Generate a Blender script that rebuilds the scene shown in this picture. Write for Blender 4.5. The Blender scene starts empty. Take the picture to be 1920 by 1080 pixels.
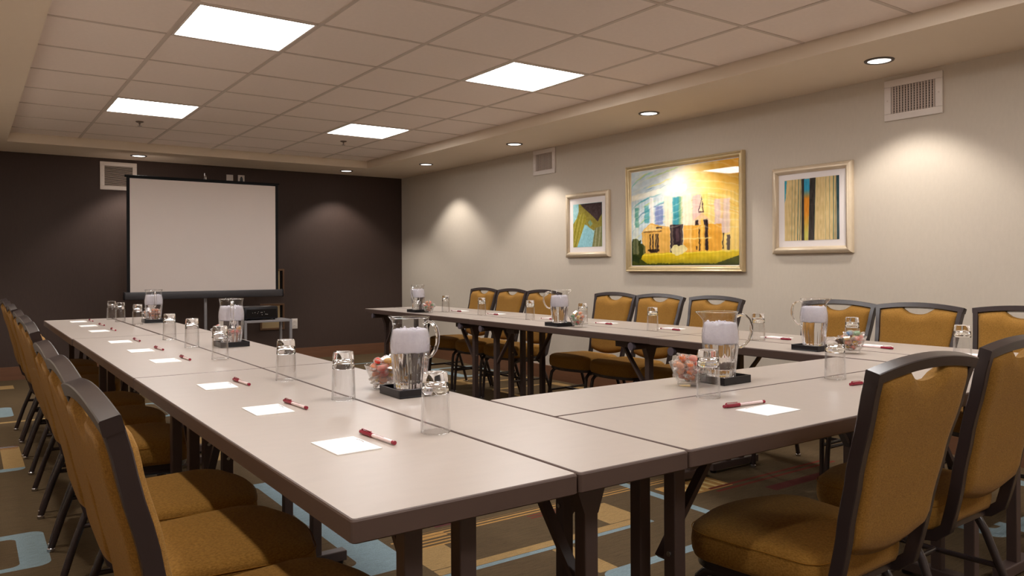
import bpy, bmesh, math, random
import numpy as np
from mathutils import Vector, Matrix
random.seed(7)
C = bpy.context.scene.collection
S = bpy.context.scene
PI = math.pi

# ------------------------------------------------------------------ camera, world, exposure
YAW, ROLL, EYE = 0.6156, -0.0047, 1.103
cy_, sy_ = math.cos(YAW), math.sin(YAW)
Rv, Fv, Dv = Vector((cy_, -sy_, 0)), Vector((sy_, cy_, 0)), Vector((0, 0, -1))
R2 = Rv * math.cos(ROLL) - Dv * math.sin(ROLL)
D2 = Rv * math.sin(ROLL) + Dv * math.cos(ROLL)
cd = bpy.data.cameras.new('camera'); cam = bpy.data.objects.new('camera', cd); C.objects.link(cam)
U2 = -D2; Z2 = R2.cross(U2)
m = Matrix((R2, U2, Z2)).transposed().to_4x4(); m.translation = (0, 0, EYE)
cam.matrix_world = m
cd.sensor_width = 36; cd.lens = 1447.1 / 1920 * 36; cd.shift_y = -(540 - 500.94) / 1920
cd.clip_start = 0.02; cd.clip_end = 60
S.camera = cam
w = bpy.data.worlds.new('world'); S.world = w; w.use_nodes = True
w.node_tree.nodes['Background'].inputs[0].default_value = (0.9, 0.8, 0.7, 1)
w.node_tree.nodes['Background'].inputs[1].default_value = 0.02
S.view_settings.view_transform = 'Standard'
S.view_settings.look = 'None'
S.view_settings.exposure = 0.0
S.view_settings.gamma = 1.0
S.view_settings.use_curve_mapping = False
cyc = S.cycles
cyc.max_bounces = 14; cyc.transmission_bounces = 12; cyc.transparent_max_bounces = 32
cyc.diffuse_bounces = 5; cyc.glossy_bounces = 5
cyc.caustics_reflective = False; cyc.caustics_refractive = True
cyc.sample_clamp_indirect = 22.0
PANEL_L = 21.0          # radiance of the ceiling light panels
PANEL_C = (1.0, 0.975, 0.955)
SPOT_W = 62.0           # power of each recessed downlight
SPOT_C = (1.0, 0.935, 0.855)

# ------------------------------------------------------------------ materials
def srgb(r, g, b):
    f = lambda c: (c / 12.92 if c <= 0.04045 else ((c + 0.055) / 1.055) ** 2.4)
    return tuple(f(x / 255) for x in (r, g, b)) + (1,)
class NT:
    """small node-graph helper"""
    def __init__(s, mat): s.t = mat.node_tree
    def n(s, typ, **kw):
        nd = s.t.nodes.new(typ)
        for k, v in kw.items(): setattr(nd, k, v)
        return nd
    def put(s, sock, v):
        if isinstance(v, bpy.types.NodeSocket): s.t.links.new(v, sock)
        elif v is not None: sock.default_value = v
    def math(s, op, a, b=None, c=None, clamp=False):
        nd = s.n('ShaderNodeMath', operation=op); nd.use_clamp = clamp
        s.put(nd.inputs[0], a)
        if b is not None: s.put(nd.inputs[1], b)
        if c is not None: s.put(nd.inputs[2], c)
        return nd.outputs[0]
    def mix(s, f, a, b):
        nd = s.n('ShaderNodeMix', data_type='RGBA')
        s.put(nd.inputs[0], f); s.put(nd.inputs[6], a); s.put(nd.inputs[7], b)
        return nd.outputs[2]
    def coord(s, scale=(1, 1, 1), kind='Object'):
        tc = s.n('ShaderNodeTexCoord'); mp = s.n('ShaderNodeMapping')
        mp.inputs['Scale'].default_value = scale
        s.t.links.new(tc.outputs[kind], mp.inputs[0]); return mp.outputs[0]
    def noise(s, vec, scale, detail=3, rough=0.5):
        nd = s.n('ShaderNodeTexNoise'); s.put(nd.inputs['Vector'], vec)
        nd.inputs['Scale'].default_value = scale; nd.inputs['Detail'].default_value = detail
        nd.inputs['Roughness'].default_value = rough
        return nd.outputs['Fac']
def mat(name, col, rough=0.5, metal=0.0, spec=0.5, var=0.0, vscale=8.0, bump=0.0, bscale=200.0, stretch=(1, 1, 1), coat=0.0, alpha=1.0, sheen=0.0):
    m = bpy.data.materials.new(name); m.use_nodes = True
    b = m.node_tree.nodes['Principled BSDF']; g = NT(m)
    b.inputs['Base Color'].default_value = col
    b.inputs['Roughness'].default_value = rough; b.inputs['Metallic'].default_value = metal
    b.inputs['Specular IOR Level'].default_value = spec
    b.inputs['Coat Weight'].default_value = coat; b.inputs['Sheen Weight'].default_value = sheen
    if var:
        f = g.noise(g.coord(stretch), vscale, 4)
        c2 = tuple(max(0, c * (1 - var)) for c in col[:3]) + (1,)
        c1 = tuple(min(1, c * (1 + var)) for c in col[:3]) + (1,)
        g.put(b.inputs['Base Color'], g.mix(f, c2, c1))
    if bump:
        f = g.noise(g.coord(stretch), bscale, 2)
        bp = g.n('ShaderNodeBump'); bp.inputs['Strength'].default_value = bump; bp.inputs['Distance'].default_value = 0.002
        g.put(bp.inputs['Height'], f); g.put(b.inputs['Normal'], bp.outputs[0])
    return m
M = {}
M['tile'] = mat('acoustic_tile', srgb(240, 227, 219), 0.95, spec=0.1, var=0.04, vscale=40, bump=0.25, bscale=320)
M['grid'] = mat('ceiling_grid_paint', srgb(206, 192, 182), 0.6, spec=0.3)
M['soffit'] = mat('soffit_paint', srgb(226, 211, 193), 0.9, spec=0.15, var=0.02, bump=0.08, bscale=120)
M['pale_wall'] = mat('pale_vinyl', srgb(226, 218, 206), 0.85, spec=0.15, var=0.02, vscale=60)
M['wall'] = mat('greige_vinyl', srgb(200, 189, 175), 0.8, spec=0.2, var=0.045, vscale=60, bump=0.25, bscale=160, stretch=(1, 1, 0.35))
M['dark_wall'] = mat('dark_brown_vinyl', srgb(64, 49, 43), 0.62, spec=0.35, var=0.12, vscale=90, bump=0.3, bscale=190, stretch=(1, 1, 0.2))
M['base'] = mat('baseboard_wood', srgb(112, 76, 54), 0.5, spec=0.4, var=0.2, vscale=10, stretch=(0.4, 0.4, 6))
M['laminate'] = mat('taupe_laminate', srgb(174, 162, 153), 0.33, spec=0.36, var=0.05, vscale=14, stretch=(3, 1, 1), bump=0.02, bscale=60)
M['edge'] = mat('brown_edge_band', srgb(84, 66, 59), 0.5, spec=0.4, var=0.05, vscale=20)
M['leg'] = mat('brown_powder_coat', srgb(76, 61, 57), 0.45, spec=0.4, var=0.05, vscale=30)
M['bumper'] = mat('grey_plastic', srgb(96, 88, 98), 0.45, spec=0.4, var=0.04)
M['frame'] = mat('dark_bronze_enamel', srgb(52, 42, 42), 0.27, spec=0.55, var=0.05, vscale=30)
M['chrome'] = mat('glide_metal', srgb(190, 186, 188), 0.2, metal=0.9, var=0.03)
M['black'] = mat('black_plastic', srgb(22, 20, 25), 0.3, spec=0.4, var=0.05, vscale=50)
M['blackcloth'] = mat('screen_border', srgb(24, 24, 26), 0.7, spec=0.2, var=0.05)
M['screen'] = mat('matte_screen_fabric', srgb(226, 213, 206), 0.9, spec=0.1, var=0.015, vscale=3)
M['darkmetal'] = mat('screen_case_metal', srgb(60, 57, 60), 0.45, spec=0.5, var=0.04)
M['greymetal'] = mat('grey_painted_steel', srgb(140, 136, 138), 0.4, spec=0.5, var=0.04)
M['white'] = mat('white_enamel', srgb(222, 212, 205), 0.45, spec=0.4, var=0.02)
M['duct'] = mat('duct_dark', srgb(30, 26, 24), 0.9, spec=0.1, var=0.1)
M['slat'] = mat('vent_blade_paint', srgb(205, 190, 180), 0.5, spec=0.4, var=0.03)
M['paper'] = mat('white_card_stock', srgb(250, 247, 245), 0.85, spec=0.15, var=0.008, vscale=5)
M['ink'] = mat('dark_print', srgb(92, 60, 66), 0.8, spec=0.1, var=0.05)
M['maroon'] = mat('maroon_plastic', srgb(142, 26, 50), 0.25, spec=0.55, var=0.06)
M['barrel'] = mat('frosted_pen_barrel', srgb(236, 214, 214), 0.25, spec=0.5, var=0.03)
M['gold_frame'] = mat('champagne_moulding', srgb(222, 204, 178), 0.34, metal=0.25, spec=0.5, var=0.10, vscale=25, stretch=(1, 4, 1))
M['gold_frame2'] = mat('antique_gold_moulding', srgb(212, 190, 148), 0.33, metal=0.35, spec=0.5, var=0.12, vscale=25)
M['mat_board'] = mat('mat_board', srgb(236, 228, 226), 0.75, spec=0.2, var=0.01)
M['bronze'] = mat('bronze_frame', srgb(98, 70, 48), 0.4, metal=0.3, var=0.1)
M['brass'] = mat('brass_sheet', srgb(168, 146, 110), 0.35, metal=0.4, var=0.15, vscale=6)
M['silver_ring'] = mat('downlight_trim', srgb(92, 84, 78), 0.4, metal=0.4, var=0.05)
M['sprinkler'] = mat('sprinkler_metal', srgb(120, 104, 92), 0.35, metal=0.7, var=0.05)

def fabric():
    m = bpy.data.materials.new('mustard_weave'); m.use_nodes = True
    b = m.node_tree.nodes['Principled BSDF']; g = NT(m)
    b.inputs['Roughness'].default_value = 0.85; b.inputs['Specular IOR Level'].default_value = 0.15
    b.inputs['Sheen Weight'].default_value = 0.04; b.inputs['Sheen Roughness'].default_value = 0.5
    v = g.coord((1, 1, 1)); vs = g.coord((1, 1, 4.5)); vx = g.coord((3.5, 1, 1))
    f = g.math('ADD', g.math('MULTIPLY', g.noise(vs, 150, 2), 0.5), g.math('MULTIPLY', g.noise(vx, 210, 2), 0.5))
    f = g.math('ADD', g.math('MULTIPLY', g.math('SUBTRACT', f, 0.5), 1.7), 0.5, clamp=True)
    big = g.noise(v, 9, 2)
    c = g.mix(f, srgb(98, 68, 20), srgb(180, 132, 62))
    c = g.mix(g.math('MULTIPLY', big, 0.25), c, srgb(118, 78, 24))
    g.put(b.inputs['Base Color'], c)
    bp = g.n('ShaderNodeBump'); bp.inputs['Strength'].default_value = 0.45; bp.inputs['Distance'].default_value = 0.0015
    g.put(bp.inputs['Height'], f); g.put(b.inputs['Normal'], bp.outputs[0])
    return m
M['fabric'] = fabric()
M['seam'] = mat('fabric_seam', srgb(150, 104, 40), 0.9, spec=0.1, var=0.1, vscale=60)

def emit(name, col, strength):
    m = bpy.data.materials.new(name); m.use_nodes = True; t = m.node_tree; t.nodes.clear()
    o = t.nodes.new('ShaderNodeOutputMaterial'); e = t.nodes.new('ShaderNodeEmission')
    e.inputs[0].default_value = tuple(col) + (1,); e.inputs[1].default_value = strength
    t.links.new(e.outputs[0], o.inputs[0]); return m
M['panel'] = emit('lit_diffuser', PANEL_C, PANEL_L)
M['lens'] = emit('lit_downlight_lens', (1.0, 0.93, 0.86), 4.0)

def thin_glass(name, tint=(0.985, 0.985, 0.985), base=0.05, rough=0.0):
    m = bpy.data.materials.new(name); m.use_nodes = True; t = m.node_tree; t.nodes.clear(); g = NT(m)
    o = g.n('ShaderNodeOutputMaterial'); tr = g.n('ShaderNodeBsdfTransparent'); gl = g.n('ShaderNodeBsdfGlossy')
    tr.inputs[0].default_value = tint + (1,); gl.inputs['Roughness'].default_value = rough
    lw = g.n('ShaderNodeLayerWeight'); lw.inputs[0].default_value = 0.5; fc = lw.outputs['Facing']
    f = g.math('ADD', g.math('MULTIPLY', g.math('POWER', fc, 2.6), 0.8), base, clamp=True)
    mx = g.n('ShaderNodeMixShader'); g.put(mx.inputs[0], f); g.put(mx.inputs[1], tr.outputs[0]); g.put(mx.inputs[2], gl.outputs[0])
    # white mixed in at grazing angles imitates bright light along the glass edges
    tl = g.n('ShaderNodeBsdfTranslucent'); df = g.n('ShaderNodeBsdfDiffuse'); ad = g.n('ShaderNodeMixShader'); m2 = g.n('ShaderNodeMixShader')
    ad.inputs[0].default_value = 0.5; g.put(ad.inputs[1], tl.outputs[0]); g.put(ad.inputs[2], df.outputs[0])
    for n_ in (tl, df): n_.inputs[0].default_value = (0.95, 0.95, 0.97, 1)
    g.put(m2.inputs[0], g.math('MULTIPLY', g.math('POWER', fc, 7.0), 0.55)); g.put(m2.inputs[1], mx.outputs[0]); g.put(m2.inputs[2], ad.outputs[0])
    g.put(o.inputs[0], m2.outputs[0]); return m
def solid_glass(name, ior, tint=(1, 1, 1)):
    m = bpy.data.materials.new(name); m.use_nodes = True; t = m.node_tree; t.nodes.clear(); g = NT(m)
    o = g.n('ShaderNodeOutputMaterial'); gl = g.n('ShaderNodeBsdfGlass')
    gl.inputs['Color'].default_value = tint + (1,); gl.inputs['Roughness'].default_value = 0.0; gl.inputs['IOR'].default_value = ior
    g.put(o.inputs[0], gl.outputs[0]); return m
M['thin'] = thin_glass('clear_glass_wall', base=0.045)
M['cello'] = thin_glass('cellophane', (0.99, 0.98, 0.97), 0.20, 0.15)
g_ = NT(M['cello']); o_ = [n for n in M['cello'].node_tree.nodes if n.type == 'OUTPUT_MATERIAL'][0]; src_ = o_.inputs[0].links[0].from_socket
df_ = g_.n('ShaderNodeBsdfTranslucent'); df_.inputs[0].default_value = srgb(255, 246, 236); d2_ = g_.n('ShaderNodeBsdfDiffuse'); d2_.inputs[0].default_value = srgb(255, 246, 236)
a_ = g_.n('ShaderNodeMixShader'); a_.inputs[0].default_value = 0.5; g_.put(a_.inputs[1], df_.outputs[0]); g_.put(a_.inputs[2], d2_.outputs[0])
b_ = g_.n('ShaderNodeMixShader'); b_.inputs[0].default_value = 0.20; g_.put(b_.inputs[1], src_); g_.put(b_.inputs[2], a_.outputs[0]); g_.put(o_.inputs[0], b_.outputs[0])
M['glass'] = solid_glass('clear_solid_glass', 1.47)
M['lavglass'] = solid_glass('lavender_acrylic', 1.45, (0.96, 0.95, 1.0))
M['water'] = solid_glass('water', 1.33, (0.99, 0.99, 1.0))
def ice_mat():
    m = bpy.data.materials.new('crushed_ice'); m.use_nodes = True; t = m.node_tree; t.nodes.clear(); g = NT(m)
    o = g.n('ShaderNodeOutputMaterial'); v = g.coord()
    col = g.mix(g.noise(v, 85, 5, 0.7), srgb(222, 217, 228), srgb(252, 249, 253))
    df = g.n('ShaderNodeBsdfDiffuse'); tl = g.n('ShaderNodeBsdfTranslucent'); gs = g.n('ShaderNodeBsdfGlossy'); tr = g.n('ShaderNodeBsdfTransparent')
    g.put(df.inputs[0], col); g.put(tl.inputs[0], col); gs.inputs['Roughness'].default_value = 0.18
    bp = g.n('ShaderNodeBump'); bp.inputs['Strength'].default_value = 0.3; bp.inputs['Distance'].default_value = 0.003
    g.put(bp.inputs['Height'], g.noise(v, 95, 3))
    for n_ in (df, tl, gs): g.put(n_.inputs['Normal'], bp.outputs[0])
    def mx(f, a, b):
        n_ = g.n('ShaderNodeMixShader'); g.put(n_.inputs[0], f); g.put(n_.inputs[1], a); g.put(n_.inputs[2], b); return n_.outputs[0]
    a = mx(0.5, df.outputs[0], tl.outputs[0]); a = mx(0.06, a, gs.outputs[0]); a = mx(0.15, a, tr.outputs[0])
    g.put(o.inputs[0], a); return m
M['ice'] = ice_mat()
CANDY = {'orange': srgb(255, 150, 60), 'red': srgb(255, 100, 70), 'yellow': srgb(250, 205, 30), 'green': srgb(70, 185, 95), 'pink': srgb(255, 150, 120), 'peach': srgb(255, 178, 110), 'blue': srgb(120, 170, 215)}
def candy_mat(k, v):
    m = bpy.data.materials.new('candy_' + k); m.use_nodes = True; t = m.node_tree; t.nodes.clear(); g = NT(m)
    o = g.n('ShaderNodeOutputMaterial'); df = g.n('ShaderNodeBsdfDiffuse'); tl = g.n('ShaderNodeBsdfTranslucent'); gs = g.n('ShaderNodeBsdfGlossy')
    c = g.mix(g.noise(g.coord(), 120, 3), v, tuple(min(1, x * .75 + .25) for x in v[:3]) + (1,))
    g.put(df.inputs[0], c); g.put(tl.inputs[0], c); gs.inputs['Roughness'].default_value = 0.12
    a = g.n('ShaderNodeMixShader'); a.inputs[0].default_value = 0.5; g.put(a.inputs[1], df.outputs[0]); g.put(a.inputs[2], tl.outputs[0])
    b = g.n('ShaderNodeMixShader'); b.inputs[0].default_value = 0.07; g.put(b.inputs[1], a.outputs[0]); g.put(b.inputs[2], gs.outputs[0])
    g.put(o.inputs[0], b.outputs[0]); return m
for k, v in CANDY.items(): M['candy_' + k] = candy_mat(k, v)

# carpet: woven pattern of rounded rectangles in blue and tan with fine red and gold lines
def carpet():
    m = bpy.data.materials.new('patterned_carpet'); m.use_nodes = True; g = NT(m)
    b = m.node_tree.nodes['Principled BSDF']
    b.inputs['Roughness'].default_value = 0.95; b.inputs['Specular IOR Level'].default_value = 0.08
    v = g.coord(); sep = g.n('ShaderNodeSeparateXYZ'); g.put(sep.inputs[0], v); X, Y = sep.outputs[0], sep.outputs[1]
    streak = g.noise(g.coord((1, 16, 1)), 9, 4, 0.6); pile = g.noise(v, 190, 3, 0.7); mott = g.noise(v, 1.6, 2)
    col = g.mix(streak, srgb(68, 54, 39), srgb(122, 101, 75))
    col = g.mix(g.math('MULTIPLY', mott, 0.35), col, srgb(84, 74, 50))
    blue, tan, red, gold = srgb(140, 160, 168), srgb(176, 144, 96), srgb(124, 56, 46), srgb(196, 150, 88)
    def box(cx, cy, hx, hy, r):
        qx = g.math('SUBTRACT', g.math('ABSOLUTE', g.math('SUBTRACT', X, cx)), hx - r)
        qy = g.math('SUBTRACT', g.math('ABSOLUTE', g.math('SUBTRACT', Y, cy)), hy - r)
        ax, ay = g.math('MAXIMUM', qx, 0.0), g.math('MAXIMUM', qy, 0.0)
        L = g.math('SQRT', g.math('ADD', g.math('MULTIPLY', ax, ax), g.math('MULTIPLY', ay, ay)))
        return g.math('SUBTRACT', g.math('ADD', L, g.math('MINIMUM', g.math('MAXIMUM', qx, qy), 0.0)), r)
    def inside(d): return g.math('LESS_THAN', d, 0.0)
    def lay(mask, c):
        nonlocal col
        col = g.mix(mask, col, c)
    def ring(x0, y0, x1, y1, r, tl, tr, tb, tt, c):
        """rounded outline with its own band width on each side"""
        o = box((x0 + x1) / 2, (y0 + y1) / 2, (x1 - x0) / 2, (y1 - y0) / 2, r)
        i = box((x0 + tl + x1 - tr) / 2, (y0 + tb + y1 - tt) / 2, (x1 - tr - x0 - tl) / 2, (y1 - tt - y0 - tb) / 2, r * 0.7)
        lay(g.math('MULTIPLY', inside(o), g.math('GREATER_THAN', i, 0.0)), c)
    def block(x0, y0, x1, y1, c, r=0.006): lay(inside(box((x0 + x1) / 2, (y0 + y1) / 2, (x1 - x0) / 2, (y1 - y0) / 2, r)), c)
    def lines(x0, y0, x1, y1, per, c, axis):
        s = g.math('LESS_THAN', g.math('FRACT', g.math('DIVIDE', Y if axis == 'y' else X, per)), 0.42)
        lay(g.math('MULTIPLY', inside(box((x0 + x1) / 2, (y0 + y1) / 2, (x1 - x0) / 2, (y1 - y0) / 2, 0.005)), s), c)
    # blue and tan rectangles along the left aisle
    ring(-0.6, 3.36, 0.26, 3.82, 0.05, 0.10, 0.10, 0.04, 0.06, blue)
    ring(-0.6, 5.03, 0.265, 5.74, 0.05, 0.10, 0.09, 0.07, 0.03, blue); block(0.165, 5.10, 0.265, 5.70, tan); lines(-0.5, 5.66, 0.26, 5.76, 0.02, red, 'y')
    ring(-0.6, 6.90, 0.29, 7.38, 0.05, 0.10, 0.10, 0.05, 0.05, blue)
    ring(-0.6, 1.5, 0.24, 2.0, 0.05, 0.1, 0.1, 0.05, 0.05, tan)
    block(0.1, 6.62, 0.75, 6.68, tan); block(0.2, 8.5, 0.36, 8.75, tan)
    # under the left tables
    ring(0.55, 2.55, 1.36, 3.98, 0.06, 0.12, 0.17, 0.12, 0.05, blue)
    ring(0.5, 4.6, 1.3, 5.3, 0.06, 0.06, 0.1, 0.05, 0.05, tan)
    ring(0.5, 6.2, 1.35, 6.9, 0.06, 0.06, 0.1, 0.05, 0.05, blue)
    # inside the square of tables
    block(1.38, 2.405, 2.43, 2.455, tan); block(1.38, 2.375, 2.43, 2.402, blue)
    block(2.25, 2.46, 2.43, 2.70, tan); block(1.38, 2.46, 1.55, 2.68, tan)
    lines(1.38, 2.66, 1.62, 2.82, 0.03, gold, 'y'); lines(1.40, 2.76, 3.0, 2.83, 0.028, gold, 'y'); lines(2.02, 2.70, 2.40, 2.76, 0.028, red, 'y')
    block(1.62, 2.86, 1.80, 2.92, srgb(96, 48, 52))
    block(2.69, 2.28, 2.74, 3.4, blue, 0.01); ring(1.85, 1.5, 2.74, 2.09, 0.06, 0.13, 0.06, 0.05, 0.05, blue); block(1.86, 2.09, 1.95, 2.37, tan)
    block(2.78, 2.54, 3.16, 2.72, gold); lines(2.80, 2.56, 3.14, 2.70, 0.06, srgb(232, 204, 140), 'x'); lines(3.0, 2.50, 4.0, 2.60, 0.05, red, 'y'); block(3.25, 2.35, 3.75, 2.42, srgb(104, 50, 48))
    ring(1.5, 3.6, 2.4, 4.3, 0.06, 0.06, 0.12, 0.05, 0.05, blue); ring(1.5, 5.2, 2.3, 5.8, 0.06, 0.06, 0.12, 0.05, 0.05, tan)
    ring(1.6, 6.6, 2.7, 7.4, 0.06, 0.06, 0.12, 0.05, 0.05, blue); ring(2.5, 4.5, 3.4, 5.1, 0.06, 0.06, 0.12, 0.05, 0.05, tan)
    # right aisle
    ring(3.40, 1.40, 4.4, 2.0, 0.05, 0.10, 0.1, 0.07, 0.05, blue); block(3.56, 1.2, 3.62, 1.5, blue)
    ring(3.85, 5.15, 4.6, 5.80, 0.05, 0.05, 0.1, 0.06, 0.05, tan); ring(3.75, 6.18, 4.6, 6.50, 0.05, 0.2, 0.1, 0.05, 0.05, tan)
    ring(4.05, 6.62, 4.62, 7.36, 0.05, 0.12, 0.05, 0.07, 0.06, blue); ring(3.3, 7.7, 4.4, 8.3, 0.06, 0.10, 0.1, 0.05, 0.05, blue)
    ring(3.8, 3.4, 4.6, 4.1, 0.05, 0.10, 0.1, 0.06, 0.05, tan); ring(2.9, 0.2, 4.0, 0.8, 0.05, 0.1, 0.1, 0.05, 0.05, tan)
    col = g.mix(g.math('MULTIPLY', g.math('SUBTRACT', g.noise(g.coord((1, 14, 1)), 22, 3, 0.7), 0.4), 1.3, clamp=True), col, srgb(62, 50, 36))
    col = g.mix(g.math('MULTIPLY', g.math('SUBTRACT', pile, 0.35), 0.75, clamp=True), col, (0.02, 0.016, 0.012, 1))
    g.put(b.inputs['Base Color'], col)
    bp = g.n('ShaderNodeBump'); bp.inputs['Strength'].default_value = 0.8; bp.inputs['Distance'].default_value = 0.004
    g.put(bp.inputs['Height'], pile); g.put(b.inputs['Normal'], bp.outputs[0])
    return m
M['carpet'] = carpet()

# ------------------------------------------------------------------ mesh helpers
class MB:
    def __init__(s): s.v, s.f, s.mi, s.mats = [], [], [], []
    def mat_i(s, m):
        if m not in s.mats: s.mats.append(m)
        return s.mats.index(m)
    def add(s, vs, fs, m):
        o = len(s.v); i = s.mat_i(m)
        s.v += [tuple(x) for x in vs]
        for f in fs: s.f.append([o + k for k in f]); s.mi.append(i)
        return s
    def box(s, x0, y0, z0, x1, y1, z1, m, bev=0.0):
        if bev <= 0:
            vs = [(x0, y0, z0), (x1, y0, z0), (x1, y1, z0), (x0, y1, z0), (x0, y0, z1), (x1, y0, z1), (x1, y1, z1), (x0, y1, z1)]
            fs = [(3, 2, 1, 0), (4, 5, 6, 7), (0, 1, 5, 4), (1, 2, 6, 5), (2, 3, 7, 6), (3, 0, 4, 7)]
            return s.add(vs, fs, m)
        bm = bmesh.new(); bmesh.ops.create_cube(bm, size=1)
        bmesh.ops.scale(bm, vec=(x1 - x0, y1 - y0, z1 - z0), verts=bm.verts)
        bmesh.ops.translate(bm, vec=((x0 + x1) / 2, (y0 + y1) / 2, (z0 + z1) / 2), verts=bm.verts)
        bmesh.ops.bevel(bm, geom=list(bm.edges), offset=bev, segments=2, affect='EDGES', profile=0.5)
        return s.bm(bm, m)
    def bm(s, bm, m):
        bm.verts.index_update()
        s.add([v.co[:] for v in bm.verts], [[v.index for v in f.verts] for f in bm.faces], m); bm.free(); return s
    def lathe(s, prof, n, m, cx=0, cy=0, fn=None, cap0=True, cap1=True, z0=0):
        vs, fs = [], []
        for (r, z) in prof:
            for k in range(n):
                a = 2 * PI * k / n; rr = fn(r, z, a) if fn else r
                vs.append((cx + rr * math.cos(a), cy + rr * math.sin(a), z0 + z))
        for i in range(len(prof) - 1):
            for k in range(n):
                k2 = (k + 1) % n
                fs.append((i * n + k, i * n + k2, (i + 1) * n + k2, (i + 1) * n + k))
        if cap0: fs.append(tuple(range(n - 1, -1, -1)))
        if cap1: fs.append(tuple((len(prof) - 1) * n + k for k in range(n)))
        return s.add(vs, fs, m)
    def sweep(s, pts, m, a=0.01, b=None, n=8, side=None, caps=True, square=False):
        """tube along pts; section a (along side) by b; square gives a rectangular section"""
        b = a if b is None else b
        P = [Vector(p) for p in pts]; vs, fs = [], []
        sec = [(-1, -1), (1, -1), (1, 1), (-1, 1)] if square else [(math.cos(2 * PI * k / n), math.sin(2 * PI * k / n)) for k in range(n)]
        if square == 'bev':
            q = 0.86; sec = [(-q, -1), (q, -1), (1, -q), (1, q), (q, 1), (-q, 1), (-1, q), (-1, -q)]
        k_ = len(sec); prev = None
        for i, p in enumerate(P):
            t0 = (P[i] - P[i - 1]).normalized() if i else None
            t1 = (P[i + 1] - P[i]).normalized() if i < len(P) - 1 else None
            t = ((t0 or t1) + (t1 or t0)).normalized()
            if side is not None: sx = Vector(side)
            elif prev is not None: sx = prev
            else: sx = Vector((1, 0, 0)) if abs(t.x) < 0.8 else Vector((0, 1, 0))
            sx = (sx - t * sx.dot(t)).normalized(); sy = t.cross(sx); prev = sx
            for (u, v) in sec: vs.append(p + sx * (u * a) + sy * (v * b))
        for i in range(len(P) - 1):
            for k in range(k_):
                k2 = (k + 1) % k_
                fs.append((i * k_ + k, i * k_ + k2, (i + 1) * k_ + k2, (i + 1) * k_ + k))
        if caps: fs.append(tuple(range(k_ - 1, -1, -1))); fs.append(tuple((len(P) - 1) * k_ + k for k in range(k_)))
        return s.add(vs, fs, m)
    def prism(s, outline, axis, d0, d1, m):
        """outline of 2-D points extruded along axis x, y or z from d0 to d1"""
        def to(p, d): return {'x': (d, p[0], p[1]), 'y': (p[0], d, p[1]), 'z': (p[0], p[1], d)}[axis]
        n = len(outline); vs = [to(p, d0) for p in outline] + [to(p, d1) for p in outline]
        fs = [tuple(range(n)), tuple(range(2 * n - 1, n - 1, -1))] + [(i, (i + 1) % n, n + (i + 1) % n, n + i) for i in range(n)]
        return s.add(vs, fs, m)
    def build(s, name, parent=None, loc=(0, 0, 0), smooth=None, fix=True):
        me = bpy.data.meshes.new(name); me.from_pydata(s.v, [], s.f)
        for m in s.mats: me.materials.append(m)
        me.polygons.foreach_set('material_index', s.mi)
        if fix:
            bm = bmesh.new(); bm.from_mesh(me); bmesh.ops.recalc_face_normals(bm, faces=bm.faces); bm.to_mesh(me); bm.free()
        if smooth is not None:
            me.polygons.foreach_set('use_smooth', [True] * len(me.polygons))
            me.set_sharp_from_angle(angle=math.radians(smooth))
        me.update()
        o = bpy.data.objects.new(name, me); o.location = loc; C.objects.link(o)
        if parent: o.parent = parent
        return o
def tag(o, label=None, cat=None, group=None, kind=None):
    if label: o['label'] = label
    if cat: o['category'] = cat
    if group: o['group'] = group
    if kind: o['kind'] = kind
    return o
def thing(name, label, cat, loc=(0, 0, 0), rz=0, group=None):
    o = bpy.data.objects.new(name, None); C.objects.link(o); o.empty_display_size = 0.05
    o.location = loc; o.rotation_euler = (0, 0, rz)
    return tag(o, label, cat, group)
KIDS = {}
def dup(root, loc, rz=0, label=None, group=None):
    """a copy of a thing with copies of its parts and sub-parts, sharing mesh data"""
    def cp(o, par):
        c = o.copy(); C.objects.link(c); c.parent = par
        for ch in KIDS.get(o.name) or list(o.children): cp(ch, c)
        return c
    if root.name not in KIDS:
        def walk(o):
            KIDS[o.name] = list(o.children)
            for ch in o.children: walk(ch)
        walk(root)
    r = cp(root, None); r.location = loc; r.rotation_euler = (0, 0, rz)
    if label: r['label'] = label
    if group: r['group'] = group
    return r

# ------------------------------------------------------------------ room shell
X0, X1, Y0, Y1 = -0.45, 4.698, -1.6, 9.16
ZS, ZC = 2.277, 2.36                        # soffit and tile ceiling heights
TX0, TX1, TY0, TY1 = 0.31, 3.872, -1.30, 8.43   # recessed tray
def slab(name, *a, m, label=None):
    return tag(MB().box(*a, m).build(name), label, None, None, 'structure')
slab('floor', X0, Y0, -0.05, X1, Y1, 0, m=M['carpet'], label='dark brown carpet with blue and tan rounded rectangles')
slab('wall_back', X0 - .1, Y1, 0, X1 + .1, Y1 + .1, 2.6, m=M['dark_wall'], label='dark brown textured wall behind the projection screen')
slab('wall_right', X1, Y0, 0, X1 + .1, Y1, 2.6, m=M['wall'], label='beige textured wall with three framed pictures')
slab('wall_left', X0 - .1, Y0, 0, X0, Y1, 2.6, m=M['wall'])
slab('wall_front', X0 - .1, Y0 - .1, 0, X1 + .1, Y0, 2.6, m=M['wall'])
slab('baseboard_back', X0, Y1 - .014, 0, X1, Y1, 0.132, m=M['base'], label='brown wooden baseboard along the dark wall')
slab('baseboard_right', X1 - .014, Y0, 0, X1, Y1 - .014, 0.132, m=M['base'])
slab('baseboard_left', X0, Y0, 0, X0 + .014, Y1 - .014, 0.132, m=M['base'])
slab('baseboard_front', X0 + .014, Y0, 0, X1 - .014, Y0 + .014, 0.132, m=M['base'])
cb = MB()
cb.box(X0, Y0, ZS, TX0, Y1, 2.6, M['soffit']); cb.box(TX1, Y0, ZS, X1, Y1, 2.6, M['soffit'])
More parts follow.
